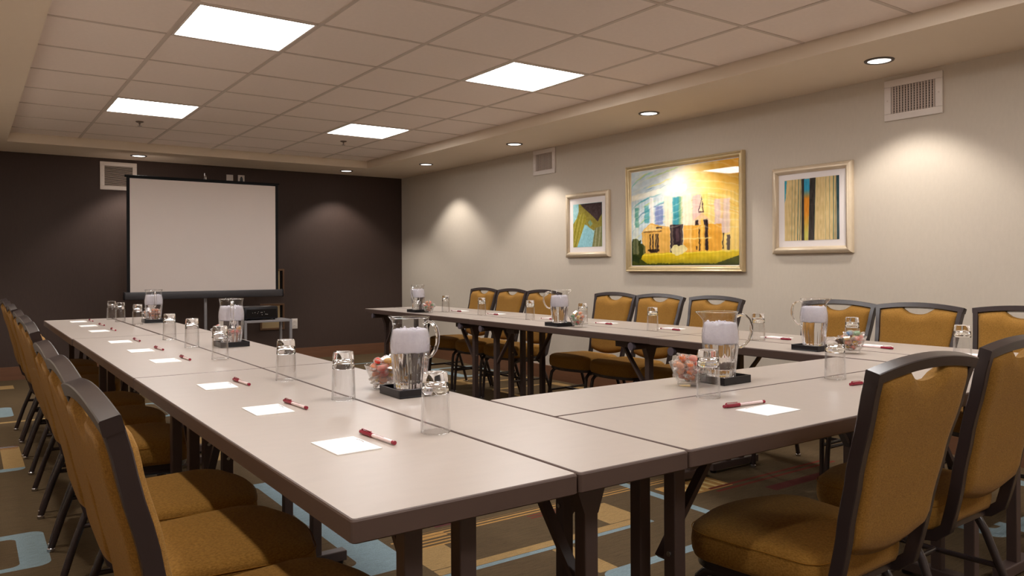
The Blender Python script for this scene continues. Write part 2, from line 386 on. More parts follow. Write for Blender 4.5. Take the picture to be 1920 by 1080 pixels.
cb.box(TX0, TY1, ZS, TX1, Y1, 2.6, M['soffit']); cb.box(TX0, Y0, ZS, TX1, TY0, 2.6, M['soffit'])
cb.box(TX0, TY0, 2.44, TX1, TY1, 2.6, M['duct'])
ceiling = tag(cb.build('ceiling'), 'recessed tile ceiling inside a painted soffit border', None, None, 'structure')
T = 0.6096
xs = [TX0] + [0.8904 + i * T for i in range(5)] + [TX1]
ys = [TY0] + [3.8222 + k * T for k in range(-8, 8)] + [TY1]
lightcells = {(c, r) for c in (1, 4) for r in (1, 5, 9, 13)}
tiles = {}
for c in range(len(xs) - 1):
    for r in range(len(ys) - 1):
        if (c, r) in lightcells: continue
        sx, sy = round(xs[c + 1] - xs[c], 4), round(ys[r + 1] - ys[r], 4)
        if (sx, sy) not in tiles:
            t = MB().box(-sx / 2 + .009, -sy / 2 + .009, 0, sx / 2 - .009, sy / 2 - .009, 0.016, M['tile'], 0.003).build('tile', ceiling)
            tiles[(sx, sy)] = t.data
        else:
            t = bpy.data.objects.new('tile', tiles[(sx, sy)]); C.objects.link(t); t.parent = ceiling
        t.location = ((xs[c] + xs[c + 1]) / 2, (ys[r] + ys[r + 1]) / 2, ZC + .001 + random.uniform(-.0006, .0006))
for x in xs[1:-1]:
    MB().box(x - .012, TY0, ZC - .003, x + .012, TY1, ZC + .03, M['grid'], 0.002).build('main_runner', ceiling)
for y in ys[1:-1]:
    g_ = MB()
    for c in range(len(xs) - 1): g_.box(xs[c] + .012, y - .010, ZC - .002, xs[c + 1] - .012, y + .010, ZC + .03, M['grid'])
    g_.build('cross_runner', ceiling)

# ceiling light panels
def light_panel(c, r, label):
    x0, x1, y0, y1 = xs[c] + .012, xs[c + 1] - .012, ys[r] + .012, ys[r + 1] - .012
    cx, cy = (x0 + x1) / 2, (y0 + y1) / 2
    t = thing('ceiling_light', label, 'ceiling light', (cx, cy, ZC - .004), 0, 'square ceiling light panels')
    hx, hy = (x1 - x0) / 2, (y1 - y0) / 2
    f = MB(); wd = .012
    f.box(-hx, -hy, 0, hx, -hy + wd, .03, M['white']); f.box(-hx, hy - wd, 0, hx, hy, .03, M['white'])
    f.box(-hx, -hy + wd, 0, -hx + wd, hy - wd, .03, M['white']); f.box(hx - wd, -hy + wd, 0, hx, hy - wd, .03, M['white'])
    f.build('frame', t)
    MB().box(-hx + wd, -hy + wd, .006, hx - wd, hy - wd, .012, M['panel']).build('diffuser', t)
    return t
where = {1: 'behind the camera', 5: 'above the front tables', 9: 'in the pair nearest the camera', 13: 'in the pair nearest the dark wall'}
for (c, r) in sorted(lightcells):
    light_panel(c, r, 'glowing square ceiling light panel on the %s side, %s' % ('left' if c == 1 else 'right', where[r]))

# recessed downlights in the soffit
def downlight(x, y, label, power=SPOT_W):
    t = thing('downlight', label, 'downlight', (x, y, ZS), 0, 'round recessed downlights')
    MB().lathe([(.062, 0), (.062, -.005), (.066, -.008), (.078, -.006), (.081, 0)], 28, M['silver_ring'], cap0=False, cap1=False).build('trim_ring', t, smooth=50)
    MB().lathe([(.0615, -.001), (.0615, -.003), (.03, -.004), (.001, -.0042)], 28, M['lens'], cap0=True, cap1=True).build('lens', t, smooth=50)
    ld = bpy.data.lights.new('downlight_lamp', 'SPOT'); ld.energy = power; ld.color = SPOT_C
    ld.spot_size = math.radians(106); ld.spot_blend = 0.45; ld.shadow_soft_size = 0.045; ld.cycles.use_multiple_importance_sampling = False
    lo = bpy.data.objects.new('downlight_lamp', ld); C.objects.link(lo); lo.parent = t; lo.location = (0, 0, -.012)
    return t
for i, (y, n) in enumerate([(7.72, 'at the far end by the dark wall'), (5.99, 'second from the dark wall'), (4.215, 'above the large picture'), (2.39, 'beside the near wall vent'), (0.56, 'nearest the camera'), (-0.9, 'behind the camera')]):
    downlight(4.272, y, 'round downlight in the right soffit, ' + n)
for y, n in [(7.72, 'at the far end by the dark wall'), (5.99, 'second from the dark wall'), (4.215, 'third from the dark wall'), (2.39, 'fourth from the dark wall'), (0.56, 'nearest the camera')]:
    downlight(-0.05, y, 'round downlight in the left soffit, ' + n)
downlight(3.755, 8.765, 'round downlight above the dark wall, right of the projection screen')
downlight(1.466, 8.765, 'round downlight above the dark wall, over the projection screen')

# sprinkler heads
for x, l in ((1.214, 'small sprinkler head on the ceiling behind the far left light panel'), (3.06, 'small sprinkler head on the ceiling behind the far right light panel')):
    t = thing('sprinkler_head', l, 'sprinkler', (x, 7.21, ZC), 0, 'ceiling sprinkler heads')
    MB().lathe([(.032, 0.001), (.032, -.004), (.024, -.008), (.012, -.010)], 18, M['sprinkler']).build('escutcheon', t, smooth=40)
    b = MB().lathe([(.008, -.009), (.008, -.02), (.005, -.022), (.005, -.036)], 12, M['sprinkler'])
    b.lathe([(.003, -.036), (.018, -.037), (.018, -.039), (.003, -.040)], 16, M['sprinkler']); b.build('deflector', t, smooth=40)

# air vents.  local: face looks along -Y, width along X, origin at centre on the wall plane
def vent(label, loc, rz, wd, ht, vertical, nb, group):
    t = thing('air_vent', label, 'vent', loc, rz, group)
    fr = 0.042; d = .016; f = MB()
    for (a0, b0, a1, b1) in ((-wd/2, -ht/2, wd/2, -ht/2 + fr), (-wd/2, ht/2 - fr, wd/2, ht/2), (-wd/2, -ht/2 + fr, -wd/2 + fr, ht/2 - fr), (wd/2 - fr, -ht/2 + fr, wd/2, ht/2 - fr)):
        f.box(a0, -d, b0, a1, 0, b1, M['white'], 0.0025)
    f.build('frame', t, smooth=40)
    MB().box(-wd/2 + fr, -.003, -ht/2 + fr, wd/2 - fr, -.001, ht/2 - fr, M['duct']).build('backing', t)
    iw, ih = wd - 2 * fr, ht - 2 * fr
    if vertical:
        s0 = MB().sweep([(0, 0, -ih/2), (0, 0, ih/2)], M['slat'], iw / nb * .27, .0035, square=True, side=(0.9, -0.45, 0))
        h0 = MB().box(-iw/2, -.0055, -.0012, iw/2, -.0035, .0012, M['slat'])
    else:
        s0 = MB().sweep([(-iw/2, 0, 0), (iw/2, 0, 0)], M['slat'], ih / nb * .36, .0012, square=True, side=(0, -0.75, -0.65))
    so = s0.build('slat', t); k0 = so.data
    for k in range(nb):
        o = so if k == 0 else bpy.data.objects.new('slat', k0)
        if k: C.objects.link(o); o.parent = t
        o.location = ((-iw/2 + iw * (k + .5) / nb), -.0105, 0) if vertical else (0, -.010, -ih/2 + ih * (k + .5) / nb)
    if vertical:
        ho = h0.build('cross_bar', t); hk = ho.data; nh = int(ih / .014)
        for k in range(nh):
            o = ho if k == 0 else bpy.data.objects.new('cross_bar', hk)
            if k: C.objects.link(o); o.parent = t
            o.location = (0, 0, -ih/2 + ih * (k + .5) / nh)
    for sx in (-1, 1):
        MB().sweep([(sx * (wd/2 - fr/2), -d - .0015, 0), (sx * (wd/2 - fr/2), -d + .001, 0)], M['grid'], .0045, n=10).build('screw', t)
    return t
vent('white wall vent with vertical blades near the right end of the beige wall', (X1, 2.413, 2.124), -PI/2, .352, .250, True, 15, 'wall vents')
vent('white wall vent with vertical blades above and left of the small picture', (X1, 6.068, 2.148), -PI/2, .348, .250, True, 14, 'wall vents')
vent('white wall vent with horizontal louvres on the dark wall behind the screen', (1.333, Y1, 2.093), 0, .354, .296, False, 14, 'wall vents')

# switch and socket plates on the dark wall.  local: face along -Y
def plate(name, label, loc, w_, h_, kind, rz=0):
    t = thing(name, label, 'wall plate', loc, rz)
    MB().box(-w_/2, -.006, -h_/2, w_/2, 0, h_/2, M['white'], 0.002).build('plate', t, smooth=40)
    if kind == 'socket':
        for dz in (-.026, .026):
            MB().box(-.017, -.0085, dz - .017, .017, -.005, dz + .017, M['white'], .003).build('receptacle', t, smooth=40)
            s = MB()
            for dx in (-.007, .007): s.box(dx - .0015, -.0092, dz, dx + .0015, -.0083, dz + .009, M['duct'])
            s.lathe([(.003, 0), (.003, .0008)], 8, M['duct']); s.build('slot', t)
    elif kind == 'jack':
        MB().prism([(-.018, -.045), (.018, -.045), (.016, .002), (.006, .026), (-.006, .026), (-.016, .002)], 'y', -.012, -.005, M['black']).build('jack', t)
    else:
        for dz in (-.035, .035): MB().sweep([(0, -.0075, dz), (0, -.005, dz)], M['grid'], .003, n=8).build('screw', t)
    return t
plate('blank_plate', 'blank white wall plate above the screen, left of its twin', (2.49, Y1, 2.145), .075, .082, 'blank')
plate('jack_plate', 'white wall plate with a black jack above the screen', (2.62, Y1, 2.145), .075, .088, 'jack')
plate('socket_outlet', 'white socket outlet low on the dark wall beside the projector cart', (3.245, Y1, 0.432), .075, .122, 'socket')

# two small framed brass panels behind the screen
def brass_panel(label, loc, w_, h_):
    t = thing('wall_plaque', label, 'plaque', loc, 0, 'bronze framed plaques on the dark wall')
    f = MB(); e = .022
    for (a0, b0, a1, b1) in ((-w_/2, 0, w_/2, e), (-w_/2, h_ - e, w_/2, h_), (-w_/2, e, -w_/2 + e, h_ - e), (w_/2 - e, e, w_/2, h_ - e)):
        f.box(a0, -.025, b0, a1, 0, b1, M['bronze'], .002)
    f.build('frame', t); MB().box(-w_/2 + e, -.008, e, w_/2 - e - .03, -.002, h_ - e, M['brass']).build('brass_sheet', t)
    MB().box(w_/2 - e - .03, -.008, e, w_/2 - e, -.002, h_ - e, M['duct']).build('dark_strip', t)
brass_panel('bronze framed plaque on the dark wall, half hidden behind the screen edge', (2.972, Y1, .80), .29, .295)
brass_panel('bronze framed plaque on the dark wall, low behind the projector cart', (2.972, Y1, .372), .29, .31)

# ------------------------------------------------------------------ framed pictures on the beige wall
def lin(c): return np.array(srgb(*c)[:3])
def painting(fn, nx, ny, w_, h_, name, parent, d):
    """flat print: a fine grid coloured per point.  u runs left to right as seen, v upwards"""
    u, v = np.meshgrid(np.linspace(0, 1, nx), np.linspace(0, 1, ny))
    col = np.clip(fn(u, v), 0, 255) / 255.0
    col = np.where(col <= 0.04045, col / 12.92, ((col + 0.055) / 1.055) ** 2.4)
    vs = np.stack([(u - .5) * w_, np.full_like(u, -d), (v - .5) * h_], -1).reshape(-1, 3)
    fs = [(j * nx + i, j * nx + i + 1, (j + 1) * nx + i + 1, (j + 1) * nx + i) for j in range(ny - 1) for i in range(nx - 1)]
    me = bpy.data.meshes.new(name); me.from_pydata(vs.tolist(), [], fs)
    at = me.color_attributes.new('print', 'FLOAT_COLOR', 'POINT')
    at.data.foreach_set('color', np.concatenate([col.reshape(-1, 3), np.ones((nx * ny, 1))], 1).ravel())
    m = bpy.data.materials.new(name + '_print'); m.use_nodes = True; g = NT(m); b = m.node_tree.nodes['Principled BSDF']
    a = g.n('ShaderNodeAttribute', attribute_name='print'); g.put(b.inputs['Base Color'], a.outputs['Color'])
    b.inputs['Roughness'].default_value = 0.7; b.inputs['Specular IOR Level'].default_value = 0.05; b.inputs['Coat Weight'].default_value = 1.0; b.inputs['Coat Roughness'].default_value = 0.02
    me.materials.append(m)
    o = bpy.data.objects.new(name, me); C.objects.link(o); o.parent = parent
    return o
rng = np.random.RandomState(3)
def vnoise(u, v, fx, fy, seed=0):
    r = np.random.RandomState(seed); n = 64; tb = r.rand(n, n)
    x, y = u * fx, v * fy; xi, yi = np.floor(x).astype(int), np.floor(y).astype(int); a, b = x - xi, y - yi
    a, b = a * a * (3 - 2 * a), b * b * (3 - 2 * b)
    q = lambda i, j: tb[(yi + j) % n, (xi + i) % n]
    return (q(0, 0) * (1 - a) + q(1, 0) * a) * (1 - b) + (q(0, 1) * (1 - a) + q(1, 1) * a) * b
def over(col, mask, c, a=1.0):
    k = (np.clip(mask, 0, 1) * a)[..., None]; return col * (1 - k) + np.array(c, float) * k
def band(x, lo, hi, s=.006): return np.clip((x - lo) / s, 0, 1) * np.clip((hi - x) / s, 0, 1)
def rect(u, v, a, b, c, d, s=.006): return band(u, a, c, s) * band(v, b, d, s)
def poly(u, v, pts):
    ins = np.zeros(u.shape, bool); n = len(pts)
    for i in range(n):
        (x1, y1), (x2, y2) = pts[i], pts[(i + 1) % n]
        if y1 == y2: continue
        c = ((y1 > v) != (y2 > v)) & (u < (x2 - x1) * (v - y1) / (y2 - y1) + x1); ins ^= c
    return ins.astype(float)
def big_art(u, v):
    n1, n2, n3 = vnoise(u, v, 7, 5, 1), vnoise(u + v * .7, v, 16, 26, 2), vnoise(u, v, 40, 30, 4)
    u = u + (vnoise(u, v, 24, 20, 21) - .5) * .007 + (vnoise(u, v, 60, 50, 22) - .5) * .008; v = v + (vnoise(u, v, 20, 24, 23) - .5) * .007 + (vnoise(u, v, 60, 50, 24) - .5) * .008
    col = np.zeros(u.shape + (3,)) + np.array((205, 220, 226.))
    col = over(col, np.clip((u - .22) * 3.2, 0, 1), (240, 232, 214)); col = over(col, np.clip((u - .52) * 3.2, 0, 1), (250, 206, 96), .85)
    col = over(col, np.clip((u - .45) * 2.2, 0, 1) * np.clip((v - .62) * 3.4, 0, 1), (240, 166, 44), .75)
    d = v - .45 * u
    for k in range(26):                                   # sweeping brush strokes, upper left
        c0, th = rng.uniform(.25, 1.0), rng.uniform(.006, .03); us, ue = rng.uniform(-.1, .25), rng.uniform(.15, .55)
        pc = [(70, 160, 175), (120, 200, 190), (236, 226, 120), (44, 96, 140), (255, 255, 250), (190, 220, 120)][k % 6]
        cur = v - .35 * np.sqrt(np.clip(u, 0, 1)) - .06 * n1
        col = over(col, band(cur, c0 - .15, c0 - .15 + th, .012) * band(u, us, ue, .05), pc, .75)
    for k in range(14):                                   # golden sweeps on the right
        c0 = rng.uniform(.55, 1.15); cur = v + .25 * (u - .75) ** 2 * 6 + .05 * n1
        col = over(col, band(cur, c0, c0 + rng.uniform(.006, .02), .012) * band(u, .45, 1.1, .1), [(252, 226, 120), (255, 250, 225), (230, 140, 30)][k % 3], .6)
    def colm(a, b, lo, hi, c, k=.95, lean=.0): return over(col, rect(u + lean * (v - .5), v, a, lo, b, hi, .012), c, k)
    for (a, b, lo, hi, c, k) in ((.03, .08, .40, .62, (50, 140, 130), .8), (.13, .19, .44, .64, (70, 160, 165), .75), (.24, .33, .42, .62, (120, 134, 186), .85), (.41, .50, .40, .70, (48, 142, 158), .9),
                                 (.47, .515, .40, .70, (170, 190, 110), .5), (.60, .68, .44, .70, (232, 190, 184), .85), (.79, .93, .30, .64, (232, 202, 196), .9), (.84, .88, .44, .64, (248, 206, 110), .5)):
        col = colm(a, b, lo, hi, c, k)
    for (a, b, c) in ((.335, .41, (252, 238, 206)), (.515, .60, (250, 236, 205)), (.19, .24, (246, 240, 232)), (.69, .755, (252, 220, 120))):
        col = colm(a, b, .30, .72, c, .9, .03)
    band_top = band(v - .06 * np.sin(u * 3.1), .68, .76, .02); col = over(col, band_top * (u < .55), (255, 248, 228), .8)
    yb = (238, 168, 54)
    col = over(col, poly(u, v, [(.11, .12), (.11, .36), (.20, .45), (.31, .41), (.39, .40), (.39, .12)]), (236, 176, 78), .92)
    col = over(col, poly(u, v, [(.115, .36), (.195, .435), (.30, .395), (.30, .37)]), (250, 214, 140), .8)
    col = over(col, rect(u, v, .12, .345, .31, .36), (70, 44, 30), .8); col = over(col, rect(u, v, .25, .38, .315, .405), (40, 28, 30), .85)
    for a in (.185, .215, .245, .262): col = over(col, rect(u, v, a, .14, a + .018, .33), (38, 28, 34), .95)
    col = over(col, rect(u, v, .17, .13, .29, .17) * (n3 > .45), (40, 26, 24), .9)
    col = over(col, rect(u, v, .39, .12, .515, .415), (44, 30, 36), .96); col = over(col, rect(u, v, .445, .24, .48, .38), (96, 70, 74), .7)
    col = over(col, rect(u, v, .515, .12, .86, .40), yb, .9); col = over(col, rect(u, v, .52, .22, .60, .40), (250, 190, 96), .7)
    col = over(col, poly(u, v, [(.62, .40), (.62, .45), (.69, .52), (.755, .45), (.755, .40)]), (240, 196, 150), .9)
    for (a, b, c, d_) in ((.625, .39, .66, .445), (.71, .14, .745, .44), (.70, .39, .74, .45), (.655, .14, .672, .36), (.655, .30, .665, .38), (.63, .15, .645, .19), (.86, .15, .875, .31), (.895, .14, .93, .29)):
        col = over(col, rect(u, v, a, b, c, d_), (36, 26, 34), .93)
    col = over(col, poly(u, v, [(.655, .53), (.664, .53), (.684, .64), (.690, .64), (.684, .68), (.676, .63)]), (58, 40, 56), .85)
    col = over(col, poly(u, v, [(.706, .53), (.697, .53), (.686, .60), (.690, .64), (.700, .60)]), (70, 46, 56), .85); col = over(col, poly(u, v, [(.65, .515), (.712, .515), (.706, .53), (.656, .53)]), (80, 54, 50), .8)
    col = over(col, rect(u, v, .675, .13, .705, .46, .008), (248, 196, 90), .95)
    col = over(col, rect(u, v, .50, .255, .78, .275, .01), (255, 232, 150), .8)
    gr = np.clip((.135 - v) / .012, 0, 1); col = over(col, gr, (222, 190, 34)); col = over(col, gr * np.clip((.09 - v) * 14, 0, 1), (150, 140, 30), .8)
    col = over(col, band(v - .03 * u, .095, .118, .01), (250, 226, 70), .85); col = over(col, band(v - .28 * (u - .28), .0, .014, .012) * band(u, .28, .6, .05), (244, 224, 70), .7)
    col = over(col, (v < .02 + .12 * np.clip(1 - u / .16, 0, 1)).astype(float), (52, 60, 26), .85); col = over(col, ((v < .085) & (u > .82) & (v < .02 + (u - .82) * .4)).astype(float), (60, 66, 30), .85)
    col = over(col, ((((u - .04) / .075) ** 2 + ((v - .16) / .13) ** 2 + (n3 - .5) * .8) < 1).astype(float), (44, 56, 26), .92)
    col = over(col, ((((u - .10) / .045) ** 2 + ((v - .17) / .07) ** 2 + (n3 - .5) * .9) < 1).astype(float), (58, 66, 30), .9)
    col = over(col, ((((u - .475) / .075) ** 2 + ((v - .155) / .05) ** 2 + (n3 - .5) * .8) < 1).astype(float), (240, 224, 160), .95)
    glow = np.exp(-(((u - .45) / .2) ** 2 + ((v - .72) / .2) ** 2)); col = over(col, glow, (255, 252, 240), .05)
    veil = vnoise(u * 1.0, v * .12, 46, 6, 31); col = over(col, np.clip((veil - .55) * 2.2, 0, 1) * (v > .12), (255, 236, 180), .38)
    arcs = np.abs(np.sin((v + .5 * (u - .55) ** 2) * 44 + n1 * 3)); col = over(col, np.clip((arcs - .93) * 9, 0, 1) * (v > .35), (255, 250, 225), .4)
    stripes = np.sin(u * 190) * .5 + .5
    col = col * (1 - .05 * stripes[..., None] * (v < .7)[..., None]) + (n2 - .5)[..., None] * 16 + (n3 - .5)[..., None] * 12
    return col
def small_art(u, v):
    n1, n3 = vnoise(u, v, 6, 6, 8), vnoise(u, v, 30, 30, 9)
    col = np.zeros(u.shape + (3,)) + np.array((150, 208, 216.)); col = over(col, n1, (196, 226, 226), .6)
    olive, dark = (160, 148, 44), (64, 48, 52)
    col = over(col, poly(u, v, [(.2, 1), (.2, .83), (.12, .66), (.45, .50), (.72, .36), (.78, .42), (1, .46), (1, 1)]), (150, 138, 54))
    col = over(col, poly(u, v, [(.24, 1), (.40, .88), (.62, .74), (.86, .56), (.92, .66), (1, .74), (1, 1)]), dark, .97)
    col = over(col, poly(u, v, [(0, .55), (.2, .74), (.36, .80), (.48, .66), (.14, 0), (0, 0)]), olive)
    lean = u - .34 * v
    for k, a in enumerate((-.17, -.12, -.06, 0, .06, .11)):
        m = poly(u, v, [(0, .55), (.2, .74), (.36, .80), (.48, .66), (.14, 0), (0, 0)])
        col = over(col, band(lean, a, a + .022, .01) * m, [(92, 92, 40), (206, 196, 130)][k % 2], .75)
    col = over(col, poly(u, v, [(.14, 0), (.48, .5), (.66, .37), (.72, .30), (.66, 0)]), (148, 204, 216))
    m = poly(u, v, [(.66, 0), (.76, .42), (1, .46), (1, 0)]); col = over(col, m, (140, 140, 92))
    for k in range(5): col = over(col, band(u - .14 * v, .69 + k * .06, .712 + k * .06, .01) * m, [(84, 88, 48), (216, 214, 186)][k % 2], .75)
    col = over(col, poly(u, v, [(.52, .56), (.60, .62), (.68, .52), (.60, .46)]), (120, 170, 156), .7)
    return col + (n3 - .5)[..., None] * 22
def right_art(u, v):
    n3 = vnoise(u, v, 50, 14, 12)
    col = np.zeros(u.shape + (3,)) + np.array((214, 186, 130.)); col = over(col, .5 + .5 * np.sin(u * 120), (226, 202, 148), .5)
    def st(a, w_, c, lean=0.0, k=.95):
        nonlocal col; col = over(col, band(u + lean * (1 - v), a, a + w_, .006), c, k)
    teal, dk = (34, 92, 92), (46, 42, 42)
    col = over(col, poly(u, v, [(0, 1), (.045, 1), (.02, .7), (0, .62)]), (60, 160, 180))
    for a, w_ in ((.15, .01), (.205, .012), (.265, .018), (.31, .016)): st(a, w_, teal, .03)
    st(.325, .065, dk, .01); col = over(col, poly(u, v, [(.375, 1), (.475, 1), (.47, .7), (.44, 0), (.37, 0)]), (60, 160, 196))
    m = poly(u, v, [(.375, 1), (.475, 1), (.47, .7), (.44, 0), (.37, 0)])
    col = over(col, m * np.clip((.82 - v) * 7, 0, 1), (232, 150, 46)); col = over(col, m * np.clip((.45 - v) * 3, 0, 1), (206, 196, 96))
    st(.475, .11, dk, .03); st(.578, .012, (40, 84, 80), .03)
    for a, w_ in ((.76, .008), (.83, .012), (.895, .02)): st(a, w_, teal, .005)
    st(.95, .06, (26, 60, 72)); st(.94, .014, dk, .02)
    for k in range(9): col = over(col, band(v, .1 * k + .07, .1 * k + .076, .006), (190, 158, 104), .25)
    return col + (n3 - .5)[..., None] * 22
def picture(label, y, z, w_, h_, prof, fm, liner, mat_w, fn, nx, ny, name='framed_picture'):
    """hung on the beige wall; local face along -Y"""
    t = thing(name, label, 'picture', (X1, y, z), -PI/2, 'framed pictures on the beige wall')
    # mitred moulding: four swept sides, each a part
    W, H = w_ / 2, h_ / 2; fw = prof[-1][0]
    cs = [(-W, -H), (W, -H), (W, H), (-W, H)]
    for i in range(4):
        (ax, az), (bx, bz) = cs[i], cs[(i + 1) % 4]; vs, fs = [], []
        for (px, pz) in ((ax, az), (bx, bz)):
            sx, sz = (1 if px < 0 else -1), (1 if pz < 0 else -1)
            for (o, d) in prof: vs.append((px + sx * o, -d, pz + sz * o))
        n = len(prof); fs = [(k, k + 1, n + k + 1, n + k) for k in range(n - 1)] + [tuple(range(n)), tuple(range(n, 2 * n))]
        MB().add(vs, fs, fm).build('moulding', t, smooth=60)
    MB().box(-W + fw - .004, -.012, -H + fw - .004, W - fw + .004, 0, H - fw + .004, M['mat_board']).build(liner, t)
    painting(fn, nx, ny, w_ - 2 * fw - 2 * mat_w[0], h_ - fw * 2 - mat_w[1] - mat_w[2], 'art_print', t, .0135).location = (0, 0, (mat_w[1] - mat_w[2]) / 2 * -1 + 0)
    return t
P1 = [(0, 0), (0, .022), (.008, .030), (.022, .036), (.036, .034), (.044, .024), (.048, .016), (.048, .010)]
P2 = [(0, 0), (0, .036), (.005, .042), (.014, .040), (.018, .034), (.022, .036), (.034, .030), (.040, .020), (.045, .018), (.045, .010)]
picture('large framed picture of a yellow columned building in an antique gold frame', 4.268, 1.510, 1.232, .898, P2, M['gold_frame2'], 'liner', (.006, .006, .006), big_art, 300, 230)
picture('small framed picture of green columns and blue sky, left of the large picture', 5.415, 1.492, .606, .598, P1, M['gold_frame'], 'mat_board', (.052, .054, .046), small_art, 110, 110)
picture('framed picture of tan fluted columns with a blue and orange gap', 3.104, 1.487, .606, .600, P1, M['gold_frame'], 'mat_board', (.048, .040, .042), right_art, 150, 90)

# ------------------------------------------------------------------ projection screen, cart, projector
SY = 8.55
t = thing('projection_screen', 'white tripod projection screen standing before the dark wall', 'projection screen', (2.081, SY, 0))
sw, sz0, sz1 = .736, .868, 2.017
MB().box(-sw, -.003, sz0, sw, 0, sz1, M['screen']).build('screen_fabric', t)
b = MB()
b.box(-sw - .03, -.0025, sz0 - .01, -sw, .0, sz1 + .018, M['blackcloth']); b.box(sw, -.0025, sz0 - .01, sw + .03, .0, sz1 + .018, M['blackcloth']); b.box(-sw, -.0025, sz1, sw, 0, sz1 + .018, M['blackcloth'])
b.build('black_border', t)
MB().sweep([(-sw - .045, .003, sz1 + .024), (sw + .045, .003, sz1 + .024)], M['blackcloth'], .010, n=10).build('top_rod', t, smooth=40)
c = MB().box(-sw - .055, -.036, .79, sw + .075, .036, .868, M['darkmetal'], .012).build('roller_case', t, smooth=40)
for sx in (-sw - .062, sw + .068): MB().box(sx, -.040, .786, sx + .012, .040, .872, M['black'], .005).build('end_cap', c, smooth=40)
MB().sweep([(0, .06, .12), (0, .06, 2.06)], M['greymetal'], .013, n=12).build('post', t, smooth=40)
MB().sweep([(0, .045, .40), (0, .045, .79)], M['greymetal'], .014, n=12).build('lower_tube', t, smooth=40)
h = MB().sweep([(0, .06, 2.05), (0, .05, 2.085), (0, .02, 2.088), (0, .0, 2.07), (0, .003, 2.04)], M['chrome'], .006, n=8); h.sweep([(0, .06, 2.03), (0, .06, 2.12)], M['chrome'], .007, n=8); h.sweep([(-.022, .02, 2.045), (.022, .02, 2.045)], M['chrome'], .006, n=8)
h.build('hanger_hook', t, smooth=40)
for k in range(3):
    a = PI/2 + k * 2 * PI / 3
    l = MB().sweep([(0, .06, .36), (.30 * math.cos(a) * .5, .06 + .30 * math.sin(a) * .5, .22), (.42 * math.cos(a), .06 + .42 * math.sin(a), .012)], M['greymetal'], .010, n=10).build('leg', t, smooth=40)
    MB().lathe([(.013, 0), (.015, .012), (.012, .025)], 10, M['black'], .42 * math.cos(a), .06 + .42 * math.sin(a)).build('foot', l, smooth=40)

t = thing('projector_cart', 'small grey metal cart holding the projector in front of the screen', 'cart', (2.515, 8.02, 0))
cw, cdp, ch = .245, .17, .575
MB().box(-cw, -cdp, ch - .022, cw, cdp, ch, M['greymetal'], .003).build('top_shelf', t)
MB().box(-cw + .015, -cdp + .015, .16, cw - .015, cdp - .015, .175, M['greymetal'], .003).build('lower_shelf', t)
for sx in (-1, 1):
    for sy in (-1, 1):
        l = MB().box(sx * (cw - .014) - .013, sy * (cdp - .014) - .013, .03, sx * (cw - .014) + .013, sy * (cdp - .014) + .013, ch - .02, M['greymetal'], .003).build('leg', t)
        MB().lathe([(.010, 0), (.014, .006), (.014, .026), (.008, .032)], 12, M['black'], sx * (cw - .014), sy * (cdp - .014)).build('foot', l, smooth=40)
t = thing('projector', 'black projector with ports along its back, standing on the grey cart', 'projector', (2.455, 8.02, ch))
MB().box(-.172, -.125, .012, .172, .125, .138, M['black'], .012).build('body', t, smooth=40)
MB().box(-.150, -.1268, .030, .150, -.1245, .112, M['duct'], .001).build('port_panel', t)
for k, (x, z, w_, h_) in enumerate([(-.09, .075, .008, .008), (-.065, .078, .010, .006), (-.04, .070, .008, .010), (-.03, .085, .006, .006), (0, .078, .022, .008), (.005, .055, .008, .008), (.05, .058, .030, .008), (.03, .082, .006, .008)]):
    MB().box(x - w_/2, -.1285, z - h_/2, x + w_/2, -.1262, z + h_/2, M['chrome'], .0008).build('port', t)
MB().box(.02, -.09, .1375, .10, -.03, .1388, M['greymetal']).build('label_sticker', t); MB().box(-.15, -.10, .1375, -.11, -.02, .1388, M['greymetal']).build('control_panel', t)
MB().sweep([(.0, .118, .066), (.0, .132, .066)], M['black'], .032, n=20).build('lens', t, smooth=40)
for sx in (-1, 1):
    for sy in (-1, 1): MB().lathe([(.010, 0), (.010, .014)], 10, M['black'], sx * .14, sy * .095).build('foot', t)

